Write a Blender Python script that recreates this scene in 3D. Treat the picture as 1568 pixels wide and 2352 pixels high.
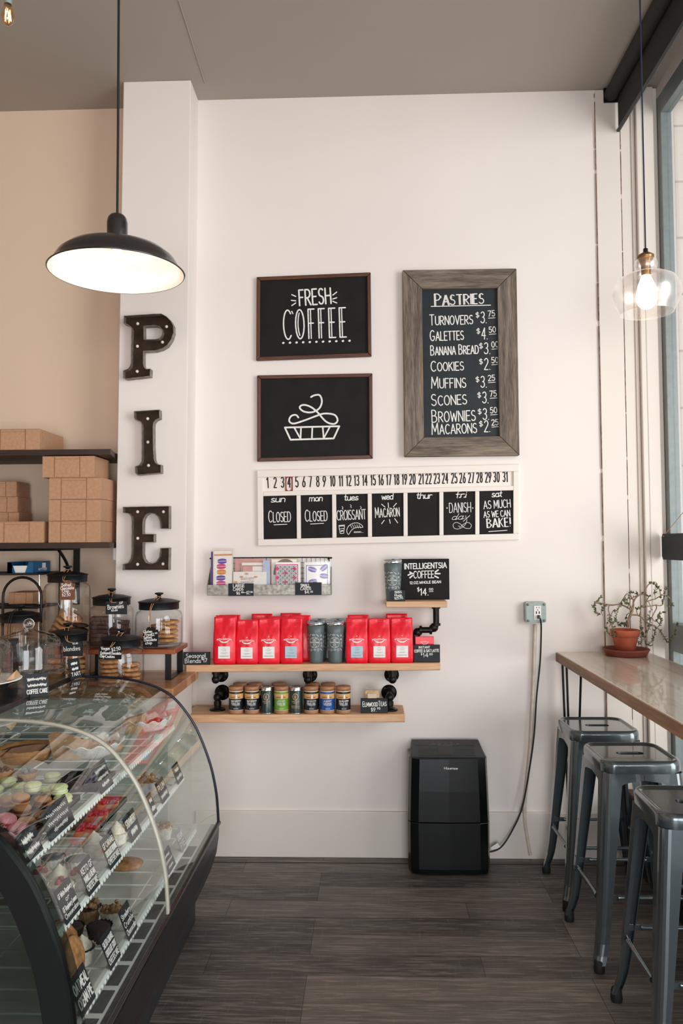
import bpy, bmesh, math, random
from mathutils import Vector, Matrix
from math import sin, cos, pi, radians as R
random.seed(7)
for o in list(bpy.data.objects): bpy.data.objects.remove(o)
SC = bpy.context.scene
COL = SC.collection

# ------------------------------------------------------------------ camera
FPX, YAW, PITCH, ROLL, EYE, DIST = 1800.0, -.0339, .0416, -.006, 1.6, 4.0921
_f = Vector((sin(YAW)*cos(PITCH), cos(YAW)*cos(PITCH), sin(PITCH)))
_r = Vector((cos(YAW), -sin(YAW), 0)); _u = _r.cross(_f)
CR = _r*cos(ROLL) + _u*sin(ROLL); CU = -_r*sin(ROLL) + _u*cos(ROLL); CF = _f
CAM = Vector((0, -DIST, EYE))
cd = bpy.data.cameras.new('camera'); cam = bpy.data.objects.new('camera', cd); COL.objects.link(cam)
cd.sensor_fit = 'VERTICAL'; cd.sensor_height = 36.0; cd.lens = 36.0*FPX/2352
cd.clip_start = .05
cam.matrix_world = Matrix(((CR.x, CU.x, -CF.x, CAM.x), (CR.y, CU.y, -CF.y, CAM.y), (CR.z, CU.z, -CF.z, CAM.z), (0, 0, 0, 1)))
SC.camera = cam
def ray(px, py): return CF + CR*((px-784)/FPX) - CU*((py-1176)/FPX)
def atY(px, py, Y=0.): d = ray(px, py); return CAM + d*((Y-CAM.y)/d.y)
def atZ(px, py, Z=0.): d = ray(px, py); return CAM + d*((Z-CAM.z)/d.z)
def atX(px, py, X=0.): d = ray(px, py); return CAM + d*((X-CAM.x)/d.x)

# ------------------------------------------------------------------ world, lights, exposure
vs = SC.view_settings
vs.view_transform = 'Standard'; vs.look = 'None'; vs.gamma = 1; vs.use_curve_mapping = False
vs.exposure = -0.10
w = bpy.data.worlds.new('sky'); SC.world = w; w.use_nodes = True
wb = w.node_tree.nodes['Background']; wb.inputs[0].default_value = (.92, .95, 1, 1); wb.inputs[1].default_value = 1.0
def area(name, loc, direction, sx, sy, power, col):
    l = bpy.data.lights.new(name, 'AREA'); l.shape = 'RECTANGLE'; l.size = sx; l.size_y = sy; l.energy = power; l.color = col
    o = bpy.data.objects.new(name, l); COL.objects.link(o); o.location = loc
    o.rotation_euler = Vector(direction).to_track_quat('-Z', 'Z').to_euler(); return o
# daylight in the street window (right) and in the shop front behind the camera
area('window_daylight', (4.4, -4.4, 1.35), (-1, .22, -.0), 5.6, 2.9, 500, (1, .985, .97))
area('shopfront_daylight', (1.0, -7.3, 1.2), (-.05, 1, 0), 3.6, 2.1, 240, (.93, .96, 1))
SC.cycles.use_denoising = True
SC.cycles.max_bounces = 10; SC.cycles.diffuse_bounces = 4; SC.cycles.glossy_bounces = 4
SC.cycles.transmission_bounces = 6; SC.cycles.transparent_max_bounces = 24
SC.cycles.caustics_reflective = False; SC.cycles.caustics_refractive = False
SC.cycles.sample_clamp_indirect = 6.0

# ------------------------------------------------------------------ materials
def lin(h):
    if isinstance(h, str):
        h = [int(h[i:i+2], 16)/255 for i in (0, 2, 4)]
    return tuple((c/12.92 if c <= .04045 else ((c+.055)/1.055)**2.4) for c in h) + (1,)
class NT:
    def __init__(s, name):
        s.m = bpy.data.materials.new(name); s.m.use_nodes = True; s.t = s.m.node_tree
        s.b = s.t.nodes['Principled BSDF']; s.out = s.t.nodes['Material Output']
    def n(s, typ, **kw):
        nd = s.t.nodes.new(typ)
        for k, v in kw.items():
            if k.startswith('_'): setattr(nd, k[1:], v)
            else: nd.inputs[k.replace('0', ' ') if k not in nd.inputs else k].default_value = v
        return nd
    def l(s, a, b): s.t.links.new(a, b)
def mixc(nt, fac, a, b, blend='MIX'):
    nd = nt.t.nodes.new('ShaderNodeMix'); nd.data_type = 'RGBA'; nd.blend_type = blend
    for v, i in ((fac, 0), (a, 6), (b, 7)):
        if hasattr(v, 'is_output'): nt.l(v, nd.inputs[i])
        else: nd.inputs[i].default_value = v
    return nd.outputs[2]
def ramp(nt, src, stops):
    nd = nt.t.nodes.new('ShaderNodeValToRGB'); nt.l(src, nd.inputs[0])
    cr = nd.color_ramp
    while len(cr.elements) < len(stops): cr.elements.new(.5)
    for e, (p, c) in zip(cr.elements, stops): e.position = p; e.color = c if len(c) == 4 else lin(c)
    return nd.outputs[0]
def coords(nt, scale=(1, 1, 1), rot=(0, 0, 0), kind='Object'):
    tc = nt.t.nodes.new('ShaderNodeTexCoord'); mp = nt.t.nodes.new('ShaderNodeMapping')
    mp.inputs['Scale'].default_value = scale; mp.inputs['Rotation'].default_value = rot
    nt.l(tc.outputs[kind], mp.inputs[0]); return mp.outputs[0]
def noise(nt, vec, scale, detail=4, rough=.5, dist=0):
    nd = nt.t.nodes.new('ShaderNodeTexNoise'); nt.l(vec, nd.inputs['Vector'])
    nd.inputs['Scale'].default_value = scale; nd.inputs['Detail'].default_value = detail
    nd.inputs['Roughness'].default_value = rough; nd.inputs['Distortion'].default_value = dist
    return nd.outputs[0]
def bump(nt, h, strength=.1, dist=.01):
    nd = nt.t.nodes.new('ShaderNodeBump'); nd.inputs['Strength'].default_value = strength; nd.inputs['Distance'].default_value = dist
    nt.l(h, nd.inputs['Height']); nt.l(nd.outputs[0], nt.b.inputs['Normal'])
def plain(name, col, rough=.5, metal=0, var=.06, vscale=30, bmp=0, coat=0, spec=.5, alpha=1, emit=None, es=0):
    nt = NT(name); b = nt.b; c = lin(col)
    v = coords(nt)
    if var:
        f = noise(nt, v, vscale, 3)
        d = tuple(max(0, x*(1-var*2.2)) for x in c[:3]) + (1,); e = tuple(min(1, x*(1+var*1.6)) for x in c[:3]) + (1,)
        nt.l(ramp(nt, f, [(.3, d), (.7, e)]), b.inputs['Base Color'])
        if bmp: bump(nt, f, bmp, .004)
    else: b.inputs['Base Color'].default_value = c
    b.inputs['Roughness'].default_value = rough; b.inputs['Metallic'].default_value = metal
    b.inputs['Coat Weight'].default_value = coat; b.inputs['Specular IOR Level'].default_value = spec
    b.inputs['Alpha'].default_value = alpha
    if emit: b.inputs['Emission Color'].default_value = lin(emit); b.inputs['Emission Strength'].default_value = es
    return nt.m
def wood(name, dark, mid, light, axis='x', scale=1., rough=.45, gscale=14, coat=0, bmp=.05, plank=0):
    nt = NT(name); st = {'x': (.35, 6, 6), 'y': (6, .35, 6), 'z': (6, 6, .35)}[axis]
    v = coords(nt, tuple(a*scale for a in st))
    f = noise(nt, v, gscale*.16, 6, .62, .8); g = noise(nt, v, gscale*1.6, 3, .6)
    base = ramp(nt, f, [(.32, dark), (.5, mid), (.68, light)])
    col = mixc(nt, .35, base, ramp(nt, g, [(.35, dark), (.65, light)]))
    if plank:
        v2 = coords(nt, (1, 1, 1)); 
        sx = nt.t.nodes.new('ShaderNodeSeparateXYZ'); nt.l(v2, sx.inputs[0])
        m = nt.t.nodes.new('ShaderNodeMath'); m.operation = 'MULTIPLY'; m.inputs[1].default_value = 1/plank
        nt.l(sx.outputs[{'x': 1, 'y': 0, 'z': 0}[axis]], m.inputs[0])
        fl = nt.t.nodes.new('ShaderNodeMath'); fl.operation = 'FLOOR'; nt.l(m.outputs[0], fl.inputs[0])
        wn = nt.t.nodes.new('ShaderNodeTexWhiteNoise'); wn.noise_dimensions = '1D'; nt.l(fl.outputs[0], wn.inputs['W'])
        col = mixc(nt, .55, col, ramp(nt, wn.outputs[0], [(.1, dark), (.5, mid), (.9, light)]))
    nt.l(col, nt.b.inputs['Base Color']); nt.b.inputs['Roughness'].default_value = rough
    nt.b.inputs['Coat Weight'].default_value = coat
    if bmp: bump(nt, g, bmp, .003)
    return nt.m
def thin_glass(name, tint=(.97, .985, .98), rough=.0, base=.08, edge=1.0, rim=0):
    nt = NT(name); t = nt.t; t.nodes.remove(nt.b)
    tr = t.nodes.new('ShaderNodeBsdfTransparent'); tr.inputs[0].default_value = tint + (1,)
    gl = t.nodes.new('ShaderNodeBsdfGlossy'); gl.inputs['Roughness'].default_value = rough; gl.inputs[0].default_value = (1, 1, 1, 1)
    lw = t.nodes.new('ShaderNodeLayerWeight'); lw.inputs[0].default_value = .5
    pw = t.nodes.new('ShaderNodeMath'); pw.operation = 'POWER'; pw.inputs[1].default_value = 4.0; t.links.new(lw.outputs['Facing'], pw.inputs[0])
    mu = t.nodes.new('ShaderNodeMath'); mu.operation = 'MULTIPLY_ADD'; mu.inputs[1].default_value = edge*(1-base); mu.inputs[2].default_value = base; mu.use_clamp = True
    t.links.new(pw.outputs[0], mu.inputs[0])
    if rim:
        cb = ramp(nt, lw.outputs['Facing'], [(.55, tint+(1,)), (.97, tuple(c*(1-rim) for c in tint)+(1,))]); t.links.new(cb, tr.inputs[0])
    mx = t.nodes.new('ShaderNodeMixShader'); t.links.new(mu.outputs[0], mx.inputs[0]); t.links.new(tr.outputs[0], mx.inputs[1]); t.links.new(gl.outputs[0], mx.inputs[2])
    t.links.new(mx.outputs[0], nt.out.inputs[0]); return nt.m
def paint(name, col, scuff, amount=.12, rough=.75):
    nt = NT(name); v = coords(nt)
    f = noise(nt, v, 1.3, 3, .5); g = noise(nt, v, 60, 2); s = noise(nt, v, 16, 6, .75, .4)
    c1 = mixc(nt, ramp(nt, f, [(.3, (0, 0, 0, 1)), (.7, (1, 1, 1, 1))]), lin(col), tuple(min(1, x*1.03) for x in lin(col)[:3])+(1,))
    c2 = mixc(nt, ramp(nt, s, [(.70, (0, 0, 0, 1)), (.80, (amount, amount, amount, 1))]), c1, lin(scuff))
    nt.l(c2, nt.b.inputs['Base Color']); nt.b.inputs['Roughness'].default_value = rough; bump(nt, g, .06, .002); return nt.m
M = {}
M['wall'] = paint('wall_paint', 'ebe2dc', 'b9a696', .05)
M['niche'] = paint('shade_toned_wall_paint', 'e0c7b0', 'b9a696', .05)  # same wall as the rest; the niche's shade is put into this colour
M['trim'] = paint('old_white_trim_paint', 'e6dcd2', '9a836c', .55, .4)
M['ceil'] = paint('taupe_ceiling_paint', 'a69d94', '7a736b', .25, .8)
M['base'] = paint('baseboard_paint', 'e2d9d1', 'a59687', .25, .4)
M['seam'] = plain('dirt_in_seam', '8a705d', .9, var=.3, vscale=40)
def floor_mat():
    nt = NT('grey_brown_vinyl_planks'); v = coords(nt)
    br = nt.t.nodes.new('ShaderNodeTexBrick'); nt.l(v, br.inputs['Vector'])
    br.offset = .37; br.offset_frequency = 3
    br.inputs['Color1'].default_value = (0, 0, 0, 1); br.inputs['Color2'].default_value = (1, 1, 1, 1); br.inputs['Mortar'].default_value = (.5, .5, .5, 1)
    br.inputs['Scale'].default_value = 1; br.inputs['Mortar Size'].default_value = .0012; br.inputs['Brick Width'].default_value = 1.05; br.inputs['Row Height'].default_value = .152; br.inputs['Bias'].default_value = .0
    v2 = coords(nt, (1.1, 16, 1)); g = noise(nt, v2, 5, 8, .68, .5)
    v3 = coords(nt, (26, 1.6, 1)); h = noise(nt, v3, 5, 3, .6)
    tone = ramp(nt, br.outputs['Color'], [(0., '3d3834'), (.5, '5f5751'), (1., '857b72')])
    grain = ramp(nt, g, [(.36, '1b1918'), (.5, '57504a'), (.63, 'a0968c')])
    c = mixc(nt, .45, tone, grain)
    c = mixc(nt, ramp(nt, h, [(.60, (0, 0, 0, 1)), (.78, (.35, .35, .35, 1))]), c, lin('8b817a'))
    c = mixc(nt, br.outputs['Fac'], c, lin('2a2523'))
    nt.l(c, nt.b.inputs['Base Color']); nt.b.inputs['Roughness'].default_value = .5; bump(nt, g, .12, .002); return nt.m
M['floor'] = floor_mat()
M['jar_glass'] = thin_glass('jar_glass', (.96, .965, .96), .02, .05, .8, .45)
M['case_glass'] = thin_glass('case_glass', (.93, .965, .95), 0, .065, 1)
M['pane'] = thin_glass('window_glass', (.97, .98, .98), 0, .08)
M['cello'] = thin_glass('cellophane', (.99, .985, .98), .10, .02, .5)
M['tint_glass'] = thin_glass('lamp_glass', (.985, .965, .955), .30, .24, .9)
M['dark_tint_glass'] = thin_glass('dark_tinted_end_glass', (.42, .47, .46), .02, .07, 1)  # dark tint put in to dim the white deck behind the end pane
M['board'] = plain('chalkboard', '1c1a19', .75, var=.12, vscale=9, spec=.25)
M['slate'] = plain('slate_card', '20262a', .6, var=.1, vscale=18, spec=.35)
M['chalk'] = plain('chalk', 'e9e6e0', .9, var=.06, vscale=160)
M['black'] = plain('black_metal', '121213', .38, .3, var=.05)
M['iron'] = plain('black_iron_pipe', '24211f', .42, .75, var=.15, vscale=50, bmp=.1)
M['chrome'] = plain('chrome', 'd9dadb', .15, 1, var=.02)
M['plastic'] = plain('black_plastic', '0f1314', .35, var=.04)
M['gloss'] = plain('glossy_dark_panel', '080c0d', .2, var=.05, coat=.15, spec=.4)
M['gunmetal'] = plain('gunmetal_steel', '566064', .24, .6, var=0, coat=1)
M['rubber'] = plain('black_rubber', '101010', .7, var=.05)
M['kraft'] = plain('kraft_card', 'bd9170', .8, var=.05, vscale=70)
M['kraft_side'] = M['kraft']
M['seamdark'] = plain('cut_card_edge', '8a5c3c', .85, var=.05)
M['red'] = plain('red_foil_bag', 'f0142e', .36, .05, var=.06, vscale=24, bmp=.22, coat=.1)
M['white'] = plain('white_paper', 'f6f2ee', .75, var=.02)
M['paleblue'] = plain('pale_blue_label', 'b9cfdd', .7, var=.03)
M['print'] = plain('grey_print', '8f8a86', .8, var=.05)
M['maple'] = wood('maple_board', 'b57f55', 'd2a076', 'e6bf97', 'x', 1, .5, 14)
M['hickory'] = wood('hickory_counter', '8d5a38', 'c08a5e', 'd9aa7e', 'x', 1, .4, 14, .1, plank=.09)
M['barwood'] = wood('bar_wood', 'b7a691', 'ddcfbd', 'efe6d8', 'y', .55, .22, 12, .5, plank=.11)
M['barked'] = wood('bar_edge_wood', '5f4532', '9d7454', 'bd936d', 'y', .6, .55, 14)
M['darkwood'] = wood('dark_stained_board', '1c1310', '35241b', '4a3327', 'x', 1, .55, 14)
M['walnut'] = wood('walnut_frame', '2c1710', '56311f', '74452c', 'x', 1.5, .45, 14)
M['walnut_v'] = wood('walnut_frame_upright', '2c1710', '56311f', '74452c', 'z', 1.5, .45, 14)
M['weather'] = wood('weathered_plank', '332b25', '695d52', '9a8b7b', 'x', 1.6, .85, 16, bmp=.25)
M['weather_v'] = wood('weathered_plank_upright', '332b25', '695d52', '9a8b7b', 'z', 1.6, .85, 16, bmp=.25)
M['lidwood'] = wood('bamboo_lid', '8d5d3e', 'ab7650', 'c08d65', 'x', 3, .5, 20)
M['galv'] = plain('galvanised_steel', '9d988f', .45, .6, var=.2, vscale=60)
M['winframe'] = plain('grey_blue_frame', '87908f', .45, .2, var=.04)
M['shade_out'] = plain('dark_enamel', '2a2726', .28, .25, var=.04, coat=.4)
M['shade_in'] = plain('white_enamel', 'f4ece4', .5, var=.0)
M['brass'] = plain('aged_brass', '8a6d48', .35, .9, var=.12)
M['cord'] = plain('black_cord', '111114', .6, var=.05)
M['bluecord'] = plain('navy_cloth_cord', '1d2440', .7, var=.08)

# ------------------------------------------------------------------ mesh builder
LOC = {}
def smoothpath(pts, k=6, closed=False):
    n = len(pts)
    if n < 3: return [Vector(p) for p in pts]
    P = [Vector(p) for p in pts]; out = []
    rng = range(n if closed else n-1)
    for i in rng:
        if closed: a, b, c, d = P[i-1], P[i], P[(i+1) % n], P[(i+2) % n]
        else: a, b, c, d = P[max(i-1, 0)], P[i], P[i+1], P[min(i+2, n-1)]
        for j in range(k):
            t = j/k
            out.append(.5*((2*b) + (c-a)*t + (2*a-5*b+4*c-d)*t*t + (3*b-a-3*c+d)*t**3))
    if not closed: out.append(P[-1])
    return out
class MB:
    def __init__(s): s.v = []; s.f = []; s.s = []
    def add(s, vs_, fs, smooth=False):
        o = len(s.v); s.v += [Vector(p) for p in vs_]
        s.f += [tuple(i+o for i in f) for f in fs]; s.s += [smooth]*len(fs); return s
    def box(s, x0, y0, z0, x1, y1, z1):
        return s.add([(x0,y0,z0),(x1,y0,z0),(x1,y1,z0),(x0,y1,z0),(x0,y0,z1),(x1,y0,z1),(x1,y1,z1),(x0,y1,z1)],
            [(0,3,2,1),(4,5,6,7),(0,1,5,4),(1,2,6,5),(2,3,7,6),(3,0,4,7)])
    def hexa(s, a, b):      # two quads, a = 4 points, b = the opposite 4
        return s.add(list(a)+list(b), [(0,3,2,1),(4,5,6,7),(0,1,5,4),(1,2,6,5),(2,3,7,6),(3,0,4,7)])
    def obox(s, c, ex, ey, ez):
        c, ex, ey, ez = map(Vector, (c, ex, ey, ez))
        return s.hexa([c-ex-ey-ez, c+ex-ey-ez, c+ex+ey-ez, c-ex+ey-ez], [c-ex-ey+ez, c+ex-ey+ez, c+ex+ey+ez, c-ex+ey+ez])
    def tube(s, pts, r, n=8, closed=False, caps=True, flat=1.0):
        P = [Vector(p) for p in pts]; m = len(P); rr = r if isinstance(r, (list, tuple)) else [r]*m
        o = []; fs = []; up = None
        for i in range(m):
            if closed: t = P[(i+1) % m]-P[i-1]
            else: t = P[min(i+1, m-1)]-P[max(i-1, 0)]
            if t.length < 1e-9: t = Vector((0, 0, 1))
            t.normalize()
            if up is None: up = Vector((0, 0, 1)) if abs(t.z) < .9 else Vector((0, 1, 0))
            a = t.cross(up)
            if a.length < 1e-6: a = t.cross(Vector((1, .1, 0)))
            a.normalize(); b = a.cross(t).normalized(); up = b
            o += [P[i] + (a*cos(2*pi*k/n) + b*sin(2*pi*k/n)*flat)*rr[i] for k in range(n)]
        for i in range(m if closed else m-1):
            for k in range(n):
                p, q = i*n+k, i*n+(k+1) % n; u, w_ = ((i+1) % m)*n+k, ((i+1) % m)*n+(k+1) % n
                fs.append((p, q, w_, u))
        s.add(o, fs, True)
        if caps and not closed:
            s.add(o[:n], [tuple(range(n))[::-1]]); s.add(o[-n:], [tuple(range(n))])
        return s
    def lathe(s, prof, c=(0, 0, 0), n=32, smooth=True, sx=1, sy=1):
        c = Vector(c); o = []; fs = []; m = len(prof)
        for r, z in prof: o += [c+Vector((r*cos(2*pi*k/n)*sx, r*sin(2*pi*k/n)*sy, z)) for k in range(n)]
        for i in range(m-1):
            for k in range(n): fs.append((i*n+k, i*n+(k+1) % n, (i+1)*n+(k+1) % n, (i+1)*n+k))
        return s.add(o, fs, smooth)
    def disc(s, c, r, n=24, nrm=(0, 0, 1)):
        nrm = Vector(nrm).normalized(); a = nrm.orthogonal().normalized(); b = nrm.cross(a)
        return s.add([Vector(c)+a*r*cos(2*pi*k/n)+b*r*sin(2*pi*k/n) for k in range(n)], [tuple(range(n))])
    def cyl(s, c, r, h, n=20): return s.lathe([(0, 0), (r, 0), (r, 0), (r, h), (r, h), (0, h)], c, n)
    def ball(s, c, r, n=12, sx=1, sy=1, sz=1, jit=0, rng=None):
        m = n//2; o = []; fs = []
        for i in range(m+1):
            t = pi*i/m
            for k in range(n):
                d = 1+(rng.uniform(-jit, jit) if jit else 0)
                o.append(Vector(c)+Vector((sin(t)*cos(2*pi*k/n)*sx, sin(t)*sin(2*pi*k/n)*sy, cos(t)*sz))*r*d)
        for i in range(m):
            for k in range(n): fs.append((i*n+k, (i+1)*n+k, (i+1)*n+(k+1) % n, i*n+(k+1) % n))
        return s.add(o, fs, True)
    def prism(s, outline, P, w0, w1, holes=()):   # outline of (u,v); P(u,v,w) -> point
        bm = bmesh.new(); loops = [outline]+list(holes); es = []
        for lp in loops:
            vs_ = [bm.verts.new((p[0], p[1], 0)) for p in lp]
            es += [bm.edges.new((vs_[i], vs_[(i+1) % len(vs_)])) for i in range(len(vs_))]
        bmesh.ops.triangle_fill(bm, edges=es, use_beauty=True)
        bm.verts.index_update(); tris = []
        for f in bm.faces:
            idx = [v.index for v in f.verts]
            tris.append(idx if f.normal.z > 0 else idx[::-1])
        uv = [(v.co.x, v.co.y) for v in bm.verts]; bm.free()
        n = len(uv)
        s.add([P(u, v, w1) for u, v in uv], tris); s.add([P(u, v, w0) for u, v in uv], [t[::-1] for t in tris])
        for lp in loops:
            m = len(lp); o = [P(u, v, w0) for u, v in lp]+[P(u, v, w1) for u, v in lp]
            s.add(o, [(i, (i+1) % m, m+(i+1) % m, m+i) for i in range(m)])
        return s
    def ribbon(s, pts, sw, P):       # flat stroke with round joins; pts are (u,v), P(u,v) -> point
        pts = [Vector((p[0], p[1])) for p in pts]; h = sw/2
        def put(q):
            w_ = [P(a[0], a[1]) for a in q]; c = (w_[1]-w_[0]).cross(w_[2]-w_[1])
            s.k = (getattr(s, 'k', 0)+1) % 150
            if c.length > 0: c = c.normalized()*(s.k*4e-6)
            s.add([p+c for p in w_], [tuple(range(len(w_)))])
        for i in range(len(pts)-1):
            d = pts[i+1]-pts[i]
            if d.length < 1e-7: continue
            d.normalize(); n = Vector((-d.y, d.x))*h
            put([pts[i]-n, pts[i+1]-n, pts[i+1]+n, pts[i]+n])
        for p in pts: put([(p.x+h*cos(2*pi*k/7), p.y+h*sin(2*pi*k/7)) for k in range(7)])
        return s
    def fill(s, top, bot, P):        # patch between two rows of (u,v)
        n = len(top); s.add([P(*p) for p in bot]+[P(*p) for p in top], [(i, i+1, n+i+1, n+i) for i in range(n-1)]); return s
    def build(s, name, mat, parent=None, local=False, bevel=0, solid=0, seg=2):
        me = bpy.data.meshes.new(name); o = bpy.data.objects.new(name, me); COL.objects.link(o)
        off = Vector((0, 0, 0))
        if parent is not None:
            o.parent = parent
            if not local: off = LOC.get(parent, Vector((0, 0, 0)))
            LOC[o] = off
        else:
            xs = [v.x for v in s.v]; ys = [v.y for v in s.v]; zs = [v.z for v in s.v]
            off = Vector(((min(xs)+max(xs))/2, (min(ys)+max(ys))/2, min(zs))); o.location = off; LOC[o] = off
        me.from_pydata([v-off for v in s.v], [], s.f); me.update()
        me.polygons.foreach_set('use_smooth', s.s)
        me.materials.append(mat)
        if solid:
            md = o.modifiers.new('thickness', 'SOLIDIFY'); md.thickness = solid
        if bevel:
            md = o.modifiers.new('edges', 'BEVEL'); md.width = bevel; md.segments = seg; md.limit_method = 'ANGLE'; md.angle_limit = R(40)
        return o
def tag(o, label, cat, group=None):
    o['label'] = label; o['category'] = cat
    if group: o['group'] = group
    return o
def thing(name, label, cat, loc=(0, 0, 0), rz=0, group=None):
    o = bpy.data.objects.new(name, None); COL.objects.link(o); o.location = loc; o.rotation_euler = (0, 0, rz)
    o.empty_display_size = .05; LOC[o] = Vector(loc); return tag(o, label, cat, group)
def struct(o): o['kind'] = 'structure'; return o
def dup(root, loc, rz=0, label=None, group=None, scale=None):
    r = root.copy(); COL.objects.link(r); r.location = loc; r.rotation_euler = (0, 0, rz)
    if scale: r.scale = scale
    if label: r['label'] = label
    if group: r['group'] = group
    for ch in list(root.children):
        c = ch.copy(); COL.objects.link(c); c.parent = r
        for g in list(ch.children):
            d = g.copy(); COL.objects.link(d); d.parent = c
    return r
def P3(u, v, w): return Vector((u, v, w))
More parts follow.
